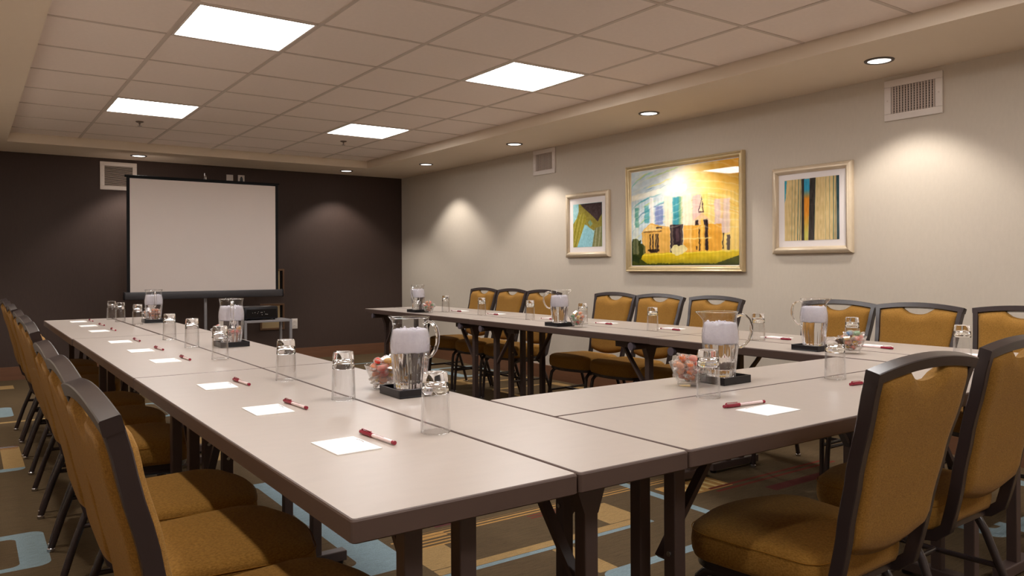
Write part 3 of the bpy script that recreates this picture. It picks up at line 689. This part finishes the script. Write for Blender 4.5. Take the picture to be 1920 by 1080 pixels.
# ------------------------------------------------------------------ tables
ZT = 0.732
def make_table(name, L, D, double, label, group):
    """length along X, depth along Y, origin on the floor at the middle"""
    t = thing(name, label, 'table', (0, 0, 0), 0, group)
    hl, hd, th, r = L / 2, D / 2, .038, .008
    def rr(ins, rad, n=4):
        out = []
        for (sx, sy, a0) in ((1, 1, 0), (-1, 1, PI/2), (-1, -1, PI), (1, -1, 3*PI/2)):
            for k in range(n + 1):
                a = a0 + PI/2 * k / n
                out.append((sx * (hl - ins - rad) + rad * math.cos(a), sy * (hd - ins - rad) + rad * math.sin(a)))
        return out
    # edge band: outer ring with softened upper edge
    layers = [(0.004, ZT - th), (0, ZT - th + .003), (0, ZT - .004), (.0015, ZT - .001), (.004, ZT)]
    vs, fs = [], []; n = 20
    for ins, z in layers: vs += [(x, y, z) for x, y in rr(ins, r)]
    for i in range(len(layers) - 1):
        for k in range(n): fs.append((i * n + k, i * n + (k + 1) % n, (i + 1) * n + (k + 1) % n, (i + 1) * n + k))
    fs.append(tuple(range(n - 1, -1, -1)))
    MB().add(vs, fs, M['edge']).build('edge_band', t, smooth=20, fix=False)
    MB().prism(rr(.0040, .006), 'z', ZT - .010, ZT + .0002, M['laminate']).build('tabletop', t)
    for s in (-1, 1):
        lx = s * (hl - (.13 if double else .15))
        lg = MB(); pys = (-.055, .055) if double else (0,)
        for py in pys: lg.box(lx - .0175, py - .0175, .045, lx + .0175, py + .0175, ZT - .05, M['leg'], .003)
        hw = (.055 if double else 0) + .0175; top = hw + (.004 if double else .028)
        gz = ZT - (.064 if double else .135)
        lg.prism([(-hw, gz), (hw, gz), (top, ZT - .060), (top, ZT - .036), (-top, ZT - .036), (-top, ZT - .060)], 'x', lx - .0178, lx + .0178, M['leg'])
        lo = lg.build('leg', t)
        # pivot tube under the top, with grey round end caps
        tl_ = hd - (.10 if double else .02); tb = MB().sweep([(lx, -tl_, ZT - .060), (lx, tl_, ZT - .060)], M['leg'], .020, n=14).build('pivot_tube', lo, smooth=40)
        for e in (-1, 1):
            if not double: MB().sweep([(lx, e * (hd - .022), ZT - .060), (lx, e * (hd - .004), ZT - .060)], M['bumper'], .022, n=16).build('end_cap', lo, smooth=40)
        MB().box(lx - .0225, -hd + .03, .014, lx + .0225, hd - .03, .052, M['leg'], .004).build('foot_bar', lo)
        for e in (-1, 1): MB().lathe([(.016, 0), (.018, .004), (.018, .012), (.008, .016)], 12, M['black'], lx, e * (hd - .055)).build('glide', lo, smooth=40)
        # folding brace: slim arm from the post up to a bracket under the top
        br = MB().sweep([(lx - s * .01, .0, .42), (lx - s * .05, .0, .47), (lx - s * .16, .0, ZT - .13), (lx - s * .20, .0, ZT - .075)], M['leg'], .012, .007, square=True, side=(0, 1, 0))
        br.box(lx - s * .20 - .05, -.02, ZT - .085, lx - s * .20 + .05, .02, ZT - th, M['leg'])
        br.build('brace', lo)
        MB().sweep([(lx - .021, pys[0], .45), (lx + .021, pys[0], .45)], M['chrome'], .006, n=10).build('bolt', lo, smooth=40)
    return t
YT = [1.063, 2.881, 4.700]; LT = 1.816
order = ['nearest the camera', 'in the middle of the row', 'at the far end of the row']
outer0 = make_table('seminar_table', LT, .435, True, 'taupe topped table, outer side of the left row, ' + order[0], 'wide seminar tables')
outer0.location = (.6785, YT[0] + LT / 2, 0); outer0.rotation_euler = (0, 0, PI/2)
inner0 = make_table('narrow_seminar_table', LT, .287, False, 'narrow taupe table, inner side of the left row, ' + order[0], 'narrow seminar tables')
inner0.location = (1.0425, YT[0] + LT / 2, 0); inner0.rotation_euler = (0, 0, -PI/2)
for i in (1, 2):
    dup(outer0, (.6785 - .005 * (i == 2), YT[i] + LT / 2, 0), PI/2, 'taupe topped table, outer side of the left row, ' + order[i])
    dup(inner0, (1.0425, YT[i] + LT / 2, 0), -PI/2, 'narrow taupe table, inner side of the left row, ' + order[i])
for i in range(3):
    dup(outer0, (3.412 + .028 * i, YT[i] + LT / 2, 0), -PI/2 - .010, 'taupe topped table, outer side of the right row, ' + order[i])
    dup(inner0, (3.044 + .028 * i, YT[i] + LT / 2, 0), PI/2 - .010, 'narrow taupe table, inner side of the right row, ' + order[i])
f1 = make_table('seminar_table', 1.692, .435, True, 'taupe topped table, outer side of the front row', 'wide seminar tables'); f1.location = (2.036, 1.2825, 0)
f2 = make_table('narrow_seminar_table', 1.692, .297, False, 'narrow taupe table, inner side of the front row', 'narrow seminar tables'); f2.location = (2.036, 1.651, 0); f2.rotation_euler = (0, 0, PI)

# ------------------------------------------------------------------ banquet chairs (local: facing +Y, origin on the floor)
def interp(z, tab):
    for (z0, a), (z1, b) in zip(tab, tab[1:]):
        if z <= z1: k = max(0, (z - z0) / (z1 - z0)); k = k * k * (3 - 2 * k) * .35 + k * .65; return a + (b - a) * k
    return tab[-1][1]
YB = [(.40, -.185), (.45, -.212), (.55, -.230), (.67, -.256), (.80, -.290), (.91, -.318)]
WB = [(.40, .170), (.50, .174), (.60, .181), (.70, .190), (.80, .200), (.90, .211)]
def seat_outline(ins, n=10):
    pts = []
    def arc(cx, cy, r, a0, a1):
        for k in range(n + 1):
            a = a0 + (a1 - a0) * k / n; pts.append((cx + r * math.cos(a), cy + r * math.sin(a)))
    r1, r0 = .085 - ins * .5, .05 - ins * .5
    arc(.222 - ins - r1, .195 - ins - r1, r1, 0, PI / 2 - .18)
    for k in range(1, 8):
        x = .10 - .2 * k / 8; pts.append((x, (.195 - ins) + .027 * (1 - (x / .14) ** 2)))
    arc(-.222 + ins + r1, .195 - ins - r1, r1, PI / 2 + .18, PI)
    arc(-.198 + ins + r0, -.172 + ins + r0, r0, PI, 1.5 * PI); arc(.198 - ins - r0, -.172 + ins + r0, r0, 1.5 * PI, 2 * PI)
    return pts
def make_chair(label, group):
    t = thing('banquet_chair', label, 'chair', (0, 0, 0), 0, group)
    # seat cushion
    layers = [(.014, .378), (.004, .382), (.0, .394), (-.002, .416), (.0, .438), (.004, .451), (.012, .460), (.028, .466), (.06, .470), (.13, .473)]
    vs, fs = [], []
    for ins, z in layers:
        o = seat_outline(ins) if ins < .1 else [(p[0] * .45, p[1] * .45) for p in seat_outline(0)]
        vs += [(x, y, z) for x, y in o]
    n = len(seat_outline(0))
    for i in range(len(layers) - 1):
        for k in range(n): fs.append((i * n + k, i * n + (k + 1) % n, (i + 1) * n + (k + 1) % n, (i + 1) * n + k))
    fs.append(tuple(range(n - 1, -1, -1))); fs.append(tuple((len(layers) - 1) * n + k for k in range(n)))
    seat = MB().add(vs, fs, M['fabric']).build('seat', t, smooth=70, fix=False)
    o = seat_outline(-.0005); MB().sweep([(x, y, .4465) for x, y in o] + [(o[0][0], o[0][1], .4465)], M['seam'], .0012, n=6, caps=False).build('seam', seat, smooth=80)
    MB().prism(seat_outline(.012, 5), 'z', .360, .379, M['frame']).build('seat_frame', t, smooth=30)
    # backrest panel, padded both sides, with the half-moon hand opening along its top
    nx, nz = 24, 18; vs, fs = [], []
    def top(x): return .866 + .020 * (1 - (x / .21) ** 2) - (.034 * math.sqrt(max(0, 1 - (x / .072) ** 2)) if abs(x) < .072 else 0)
    def bot(x): return .458 + .034 * (x / .18) ** 2
    for sd in (1, -1):
        for j in range(nz + 1):
            for i in range(nx + 1):
                a = -1 + 2 * i / nx; b_ = j / nz
                zr = bot(a * .18) + (top(a * .20) - bot(a * .18)) * b_
                x = a * (interp(zr, WB) - .009); zz = bot(x) + (top(x) - bot(x)) * b_
                e = min(1, (1 - abs(a)) / .16) * min(1, min(b_, 1 - b_) / .10 + .0); e = math.sqrt(max(0, 1 - (1 - min(1, e)) ** 2))
                y = interp(zz, YB) + sd * (.008 + (.022 if sd > 0 else .018) * e)
                vs.append((x, y, zz))
    W_ = nx + 1; N_ = W_ * (nz + 1)
    for j in range(nz):
        for i in range(nx):
            q = (j * W_ + i, j * W_ + i + 1, (j + 1) * W_ + i + 1, (j + 1) * W_ + i); fs.append(q[::-1]); fs.append(tuple(N_ + k for k in q))
    ring_ = [i for i in range(W_)] + [j * W_ + nx for j in range(1, nz + 1)] + [nz * W_ + i for i in range(nx - 1, -1, -1)] + [j * W_ for j in range(nz - 1, 0, -1)]
    for k in range(len(ring_)):
        a, b_ = ring_[k], ring_[(k + 1) % len(ring_)]; fs.append((a, b_, N_ + b_, N_ + a))
    MB().add(vs, fs, M['fabric']).build('backrest', t, smooth=60)
    # back frame: two side rails that curl under the seat, and the arched top rail
    rails = MB()
    for s in (-1, 1):
        pts = [(s * .170, -.06, .362), (s * .170, -.125, .362), (s * .171, -.165, .369), (s * .172, -.195, .394)]
        for k in range(0, 12):
            z = .44 + (.874 - .44) * k / 11; pts.append((s * (interp(z, WB) + .002), interp(z, YB), z))
        rails.sweep(pts, M['frame'], .0115, .0150, square='bev', side=(1, 0, 0))
    tp = []
    for k in range(15):
        x = -.2245 + .449 * k / 14; z = .882 + .019 * (1 - (x / .2245) ** 2); tp.append((x, interp(z, YB), z - .004))
    rails.sweep(tp, M['frame'], .0152, .0130, square='bev', side=(0, 1, .28))
    rails.build('back_frame', t, smooth=35)
    # legs: square-shouldered tubes bent under the seat
    for s in (-1, 1):
        for pts in ([(s * .208, .178, .012), (s * .203, .168, .18), (s * .197, .158, .29), (s * .195, .150, .326), (s * .193, .128, .348), (s * .192, .095, .354), (s * .19, -.01, .354)],
                    [(s * .214, -.240, .012), (s * .205, -.196, .15), (s * .195, -.140, .30), (s * .193, -.122, .331), (s * .192, -.095, .350), (s * .191, -.06, .354), (s * .19, .0, .354)]):
            l = MB().sweep(pts, M['frame'], .0115, .0125, n=10, side=(1, 0, 0)).build('leg', t, smooth=50)
            MB().lathe([(.013, 0), (.0145, .003), (.0145, .012), (.011, .016)], 12, M['chrome'], pts[0][0], pts[0][1]).build('glide', l, smooth=40)
        MB().sweep([(s * .203, .166, .195), (s * .202, -.180, .200)], M['frame'], .009, n=8).build('stretcher', t, smooth=50)
    MB().sweep([(-.202, .01, .197), (.202, .01, .197)], M['frame'], .009, n=8).build('stretcher', t, smooth=50)
    return t
nth = ['at the far end, closest to the dark wall', 'second from the dark wall', 'third from the dark wall', 'fourth from the dark wall', 'fifth from the dark wall', 'sixth from the dark wall', 'seventh from the dark wall', 'eighth from the dark wall', 'ninth from the dark wall, nearest the camera']
GL, GR, GF = 'banquet chairs along the left tables', 'banquet chairs along the beige wall', 'banquet chairs at the front tables'
chair0 = None
def chair(x, y, rz, label, group):
    global chair0
    if chair0 is None:
        chair0 = make_chair(label, group); chair0.location = (x, y, 0); chair0.rotation_euler = (0, 0, rz); return chair0
    return dup(chair0, (x, y, 0), rz, label, group)
for i, (x, y, d) in enumerate([(.52, 6.08, .02), (.52, 5.58, -.02), (.52, 5.10, .01), (.515, 4.30, .0), (.51, 3.79, .02), (.505, 3.29, -.01), (.485, 2.385, .0), (.482, 1.925, .0), (.478, 1.462, .015)]):
    chair(x, y, -PI/2 + d, 'mustard banquet chair in the left row, ' + nth[i], GL)
for i, (x, y, d) in enumerate([(3.70, 6.125, .0), (3.70, 5.662, .0), (3.695, 5.195, .0), (3.69, 4.305, .0), (3.685, 3.842, .0), (3.68, 3.35, -.03), (3.70, 2.488, .0), (3.67, 2.03, -.02), (3.70, 1.55, .0)]):
    chair(x, y, PI/2 + d, 'mustard banquet chair against the beige wall, ' + nth[i], GR)
chair(1.695, 1.165, .03, 'mustard banquet chair at the front tables, nearest the camera, seen from behind', GF)
chair(2.32, 1.22, .02, 'mustard banquet chair at the front tables, second from the camera, cut by the picture edge', GF)

# ------------------------------------------------------------------ things on the tables
# note cards with a small printed mark, and capped pens
def make_card(label):
    t = thing('note_card', label, 'card', (0, 0, 0), 0, 'white note cards on the tables')
    MB().box(-.0485, -.068, 0, .0485, .068, .0022, M['paper']).build('card', t)
    pts = [(.036 + .008 * math.cos(a), .020 + .022 * math.sin(a), .0023) for a in [(-.9 + 1.8 * k / 8) for k in range(9)]]
    MB().sweep(pts, M['ink'], .0007, .0002, square=True, side=(1, 0, 0)).build('printed_mark', t)
    return t
def make_pen(label):
    """lies along Y with its cap at +Y"""
    t = thing('pen', label, 'pen', (0, 0, 0), 0, 'maroon capped pens on the tables')
    r = .0042; z = .0050
    MB().sweep([(0, -.068, z), (0, .03, z)], M['barrel'], r, n=12).build('barrel', t, smooth=40)
    MB().sweep([(0, -.075, z), (0, -.073, z), (0, -.066, z)], M['maroon'], r + .0003, n=12).build('end_plug', t, smooth=40)
    cp = MB().sweep([(0, .018, z), (0, .062, z)], M['maroon'], r + .0010, n=12); cp.sweep([(0, .062, z), (0, .070, z), (0, .074, z)], M['maroon'], r + .0002, n=12)
    cp = cp.build('cap', t, smooth=40)
    MB().sweep([(0, .068, z + r), (0, .064, z + r + .0035), (0, .026, z + r + .0028)], M['maroon'], .0018, .0009, square=True, side=(1, 0, 0)).build('clip', cp)
    MB().sweep([(0, -.03, z + r * .96), (0, .008, z + r * .96)], M['maroon'], .0008, .0003, square=True, side=(1, 0, 0)).build('printed_line', t)
    return t
zt = ZT + .0004
cards_L = [(.644, 6.20), (.648, 5.70), (.646, 5.19), (.637, 4.35), (.643, 3.82), (.652, 3.34), (.644, 2.52), (.642, 2.015), (.644, 1.512)]
cards_R = [(3.43, 5.62), (3.43, 5.07), (3.43, 4.37), (3.43, 3.785), (3.42, 3.20), (3.415, 2.466), (3.405, 1.94), (3.365, 1.488)]
cards_F = [(1.678, 1.238), (2.29, 1.255)]
ordn = ['first', 'second', 'third', 'fourth', 'fifth', 'sixth', 'seventh', 'eighth', 'ninth']
def ordlab(i): return ordn[i] + ' from the dark wall'
card0 = pen0 = None
def put_card(x, y, rz, l):
    global card0
    if card0 is None: card0 = make_card(l); card0.location = (x, y, zt); card0.rotation_euler = (0, 0, rz)
    else: dup(card0, (x, y, zt), rz, l)
def put_pen(x, y, rz, l):
    global pen0
    if pen0 is None: pen0 = make_pen(l); pen0.location = (x, y, zt); pen0.rotation_euler = (0, 0, rz)
    else: dup(pen0, (x, y, zt), rz, l)
for i, (x, y) in enumerate(cards_L):
    j = random.uniform(-.03, .03); put_card(x, y, j, 'white note card on the left outer tables, ' + ordlab(i))
    put_pen(x + .080, y + .02, random.uniform(.02, .09), 'white pen with maroon cap on the left outer tables, ' + ordlab(i))
for i, (x, y) in enumerate(cards_R):
    put_card(x, y, PI + random.uniform(-.03, .03), 'white note card on the right outer tables, ' + ordlab(i))
    put_pen(x - .072, y - .06, PI + random.uniform(-.04, .06), 'white pen with maroon cap on the right outer tables, ' + ordlab(i))
for i, (x, y) in enumerate(cards_F):
    put_card(x, y, PI/2 + .01, 'white note card on the front table ' + ('nearest the camera' if i == 0 else 'behind the chair back'))
    put_pen(x + .005, y + .078, PI/2 - .10, 'white pen with maroon cap on the front table ' + ('nearest the camera' if i == 0 else 'behind the chair back'))

# upturned tumblers
def make_tumbler(label):
    t = thing('tumbler', label, 'glass', (0, 0, 0), 0, 'upturned glass tumblers')
    # thin lower wall with a fine rim, and a heavy solid foot on top with a domed cavity
    MB().lathe([(.0308, .0885), (.0322, .045), (.0335, .002)], 40, M['thin'], cap0=False, cap1=False).lathe([(.0276, .0885), (.0296, .045), (.0313, .002)], 40, M['thin'], cap0=False, cap1=False).build('wall', t, smooth=60)
    MB().sweep([(.0324 * math.cos(2 * PI * k / 40), .0324 * math.sin(2 * PI * k / 40), .0012) for k in range(41)], M['glass'], .0012, n=6, caps=False).build('rim', t, smooth=80)
    pr = [(.0003, .1333), (.010, .1334), (.018, .1338), (.021, .1350), (.0255, .1350), (.0274, .1338), (.0284, .129), (.0292, .121), (.0296, .114), (.0306, .095), (.03085, .0880), (.0300, .0872), (.0284, .0872),
          (.0276, .0880), (.0270, .095), (.0256, .102), (.0230, .108), (.018, .1120), (.010, .1138), (.0003, .1142)]
    MB().lathe(pr, 44, M['glass']).build('foot', t, smooth=45)
    return t
gl_L = [(.872, 6.33), (.885, 6.03), (.930, 5.63), (.867, 4.33), (.870, 3.85), (.850, 3.28), (.864, 2.52), (.868, 2.053), (.863, 1.522)]
gl_R = [(3.25, 6.08), (3.29, 5.62), (3.262, 5.02), (3.26, 4.39), (3.28, 3.84), (3.24, 3.175), (3.23, 2.438), (3.30, 1.98), (3.195, 1.455)]
tum0 = None
def put_tum(x, y, l):
    global tum0
    if tum0 is None: tum0 = make_tumbler(l); tum0.location = (x, y, zt)
    else: dup(tum0, (x, y, zt), random.uniform(0, 6), l)
for i, (x, y) in enumerate(gl_L): put_tum(x, y, 'upturned clear tumbler on the left tables, ' + ordlab(i))
for i, (x, y) in enumerate(gl_R): put_tum(x, y, 'upturned clear tumbler on the right tables, ' + ordlab(i))
put_tum(1.712, 1.462, 'upturned clear tumbler on the front tables, in front of the candy bowl'); put_tum(2.328, 1.457, 'upturned clear tumbler on the front tables, behind the chair back')

# trays and water pitchers
def make_tray(label):
    t = thing('tray', label, 'tray', (0, 0, 0), 0, 'square black trays under the pitchers'); h_ = .0675; w_ = .005
    MB().box(-h_, -h_, 0, h_, h_, .005, M['black'], .0015).build('base', t)
    for (a0, b0, a1, b1) in ((-h_, -h_, h_, -h_ + w_), (-h_, h_ - w_, h_, h_), (-h_, -h_ + w_, -h_ + w_, h_ - w_), (h_ - w_, -h_ + w_, h_, h_ - w_)):
        MB().box(a0, b0, .0045, a1, b1, .024, M['black'], .0015).build('rim', t)
    return t
def make_pitcher(label):
    """spout towards -X, handle towards +X"""
    t = thing('water_pitcher', label, 'pitcher', (0, 0, 0), 0, 'clear pitchers of iced water')
    prof = [(.045, .004), (.0465, .012), (.0485, .04), (.052, .075), (.0565, .110), (.0585, .135), (.0575, .158), (.0530, .180), (.0510, .192), (.0525, .206), (.0555, .219)]
    def fn(r, z, a):
        fl = .0013 * math.cos(16 * a) * max(0, min(1, (.115 - z) / .02)); d = math.atan2(math.sin(a - PI), math.cos(a - PI))
        sp = max(0, (z - .180) / .039) ** 1.5 * .024 * math.exp(-(d / .26) ** 2); return r + fl + sp
    n = 64
    MB().lathe(prof, n, M['thin'], fn=fn, cap0=False, cap1=False).build('body', t, smooth=60)
    rim = []
    for k in range(n + 1):
        a = 2 * PI * k / n; r = fn(.0555, .219, a); rim.append((r * math.cos(a), r * math.sin(a), .2195))
    MB().sweep(rim, M['glass'], .0016, n=6, caps=False).build('rim', t, smooth=60)
    MB().lathe([(.0005, 0), (.043, 0), (.0455, .003), (.0462, .010), (.044, .0145), (.0005, .0145)], 48, M['lavglass']).build('base', t, smooth=40)
    # water below, crushed ice above
    def fw(r, z, a): return fn(r - .0022, z, a)
    MB().lathe([(.0450, .0155), (.0465, .018), (.0485, .04), (.052, .075), (.0565, .110), (.0575, .121)], n, M['water'], fn=fw).build('water', t, smooth=50)
    rg = random.Random(5); vs, fs = [], []; zl = [.1205, .1225, .134, .148, .162, .174, .183, .1855]; ni = 40
    for j, z in enumerate(zl):
        for k in range(ni):
            a = 2 * PI * k / ni
            r0 = {0: .0548, 7: .046}.get(j, None)
            rr_ = (r0 if r0 else float(np.interp(z, [q[1] for q in prof], [q[0] for q in prof])) - .0020) + rg.uniform(-.0008, .0004)
            vs.append((rr_ * math.cos(a), rr_ * math.sin(a), z + (rg.uniform(-.0045, .0) if j in (0, 1) else rg.uniform(-.0012, .0012))))
    for j in range(len(zl) - 1):
        for k in range(ni): fs.append((j * ni + k, j * ni + (k + 1) % ni, (j + 1) * ni + (k + 1) % ni, (j + 1) * ni + k))
    vs.append((0, 0, .118)); vs.append((0, 0, .1855))
    for k in range(ni): fs.append((len(vs) - 2, (k + 1) % ni, k)); fs.append((len(vs) - 1, (len(zl) - 1) * ni + k, (len(zl) - 1) * ni + (k + 1) % ni))
    ic = MB().add(vs, fs, M['ice'])
    for k in range(26):                                    # loose lumps breaking the surface
        a, q = rg.uniform(0, 6.28), rg.uniform(.01, .040); bm = bmesh.new(); bmesh.ops.create_icosphere(bm, subdivisions=1, radius=rg.uniform(.003, .006))
        for v in bm.verts: v.co *= rg.uniform(.75, 1.15)
        bmesh.ops.translate(bm, vec=(q * math.cos(a), q * math.sin(a), .1855 + rg.uniform(-.004, .001)), verts=bm.verts); ic.bm(bm, M['ice'])
    tag(ic.build('ice', t, smooth=70), 'cloudy crushed ice floating in the pitcher', kind='stuff')
    hp = [(.052, 0, .203), (.066, 0, .209), (.082, 0, .206), (.094, 0, .193), (.100, 0, .172), (.099, 0, .150), (.091, 0, .128), (.078, 0, .112), (.066, 0, .106), (.057, 0, .107)]
    sm = []
    for i in range(len(hp) - 1):
        for q in (0, .5): sm.append(tuple(hp[i][k] + (hp[i + 1][k] - hp[i][k]) * q for k in range(3)))
    sm.append(hp[-1])
    MB().sweep(sm, M['glass'], .0075, .0045, n=12, side=(0, 1, 0)).build('handle', t, smooth=70)
    return t
spots = [((1.06, 5.80), -1.65, 'on the left tables near the dark wall'), ((1.035, 3.79), -1.80, 'in the middle of the left tables'), ((1.063, 2.022), -1.15, 'at the near end of the left tables'),
         ((3.07, 5.70), -2.6, 'at the far end of the right tables'), ((3.045, 3.79), 2.5, 'in the middle of the right tables'), ((3.05, 2.01), 2.6, 'at the near end of the right tables'), ((1.975, 1.637), -.62, 'on the front tables')]
tray0 = pit0 = None
for (x, y), a, wh in spots:
    lt, lp = 'square black tray under the pitcher ' + wh, 'clear pitcher of water with crushed ice ' + wh
    jr = random.uniform(-.04, .04)
    if tray0 is None:
        tray0 = make_tray(lt); tray0.location = (x, y, zt); pit0 = make_pitcher(lp); pit0.location = (x, y, zt + .0053); pit0.rotation_euler = (0, 0, a)
    else:
        dup(tray0, (x, y, zt), jr, lt); dup(pit0, (x, y, zt + .0053), a, lp)

# bowls of wrapped candy
def make_bowl(label):
    t = thing('candy_bowl', label, 'bowl', (0, 0, 0), 0, 'small glass candy bowls')
    MB().lathe([(.0305, .012), (.038, .026), (.046, .045), (.0535, .064), (.0575, .0725), (.0572, .0735), (.0560, .0728), (.0520, .064), (.0445, .046), (.036, .027), (.027, .0145)], 40, M['thin'], cap0=False, cap1=False).build('wall', t, smooth=60)
    MB().lathe([(.0005, .001), (.022, 0), (.029, .001), (.0318, .006), (.0303, .0125), (.027, .0140), (.0005, .0120)], 40, M['thin']).build('base', t, smooth=50)
    return t
def candy_proto(colour):
    t = thing('wrapped_candy', 'x', 'candy'); bm = bmesh.new(); bmesh.ops.create_uvsphere(bm, u_segments=12, v_segments=8, radius=.0112)
    bmesh.ops.scale(bm, vec=(1.25, .95, .85), verts=bm.verts)
    MB().bm(bm, M['candy_' + colour]).build('drop', t, smooth=80)
    rg = random.Random(colour); wv = MB()
    wv.sweep([(-.0135, 0, 0), (-.009, 0, 0), (0, 0, 0), (.009, 0, 0), (.0135, 0, 0)], M['cello'],   .0117, .0107, n=9, caps=False)
    for s in (-1, 1):                                     # twisted, pleated ends
        vs, fs = [(s * .0135, 0, 0)], []
        for k in range(11):
            a = -1.1 + 2.2 * k / 10; r = .018 + rg.uniform(-.003, .004)
            vs.append((s * (.0135 + r * math.cos(a)), r * math.sin(a) * .8, (.0035 if k % 2 else -.0035) + rg.uniform(-.0015, .0015)))
        for k in range(10): fs.append((0, k + 1, k + 2))
        wv.add(vs, fs, M['cello'])
    wv.build('wrapper', t, smooth=30, fix=False)
    return t
protos = {}
bowls = [((1.07, 5.95), 'behind the far left pitcher', 'orange peach orange yellow'), ((1.035, 3.945), 'behind the middle left pitcher', 'yellow orange green peach red'), ((1.045, 2.165), 'behind the near left pitcher', 'orange red yellow orange green pink'),
         ((3.085, 5.545), 'beside the far right pitcher', 'pink orange green peach'), ((3.07, 3.645), 'beside the middle right pitcher', 'green yellow orange red pink green'), ((3.05, 1.830), 'beside the near right pitcher', 'red orange yellow pink red'), ((1.825, 1.640), 'on the front tables', 'peach orange pink orange yellow peach')]
bowl0 = None
for bi, ((x, y), wh, cols) in enumerate(bowls):
    l = 'small glass bowl of wrapped candy ' + wh
    if bowl0 is None: bowl0 = make_bowl(l); bowl0.location = (x, y, zt)
    else: dup(bowl0, (x, y, zt), 0, l)
    cs = cols.split(); rg = random.Random(20 + bi)
    slots = [(0, 0, .0245)] + [(.016, a, .031) for a in (0, 2.1, 4.2)] + [(.025, a, .048) for a in (.5, 1.75, 3.0, 4.3, 5.5)] + [(.034, a, .066) for a in (0, 1.05, 2.1, 3.15, 4.2, 5.25)] + [(.012, a, .068) for a in (.3, 2.4, 4.5)] + [(.018, a, .086) for a in (1.0, 3.0, 5.2)] + [(.0, 0, .050)]
    for k, (r, a, z) in enumerate(slots):
        c = cs[k % len(cs)]
        if bi == 5 and z > .08: c = ('green', 'blue', 'green')[k % 3]
        dR, dF = math.cos(a) * cy_ - math.sin(a) * sy_, math.cos(a) * sy_ + math.sin(a) * cy_
        side = 'centre' if r < .008 else ('right' if dR > 0 else 'left') if abs(dR) > abs(dF) else ('back' if dF > 0 else 'front')
        lvl = 'low at the %s of' if z < .045 else 'midway up the %s of' if z < .06 else 'at the %s rim of' if z < .08 else 'topping the %s of'
        lab = '%s candy %s the bowl %s' % (c, lvl % side, wh); grp = '%s candies %s the bowl %s' % (c, lvl % side, wh)
        a += rg.uniform(-.2, .2); px, py, pz = x + r * math.cos(a), y + r * math.sin(a), zt + z
        if c not in protos:
            o = candy_proto(c); protos[c] = o; o['label'] = lab; o['group'] = grp
        else: o = dup(protos[c], (0, 0, 0), 0, lab, grp)
        o.location = (px, py, pz); o.rotation_euler = (rg.uniform(-.5, .5), rg.uniform(-.6, .6), rg.uniform(0, 6.28))
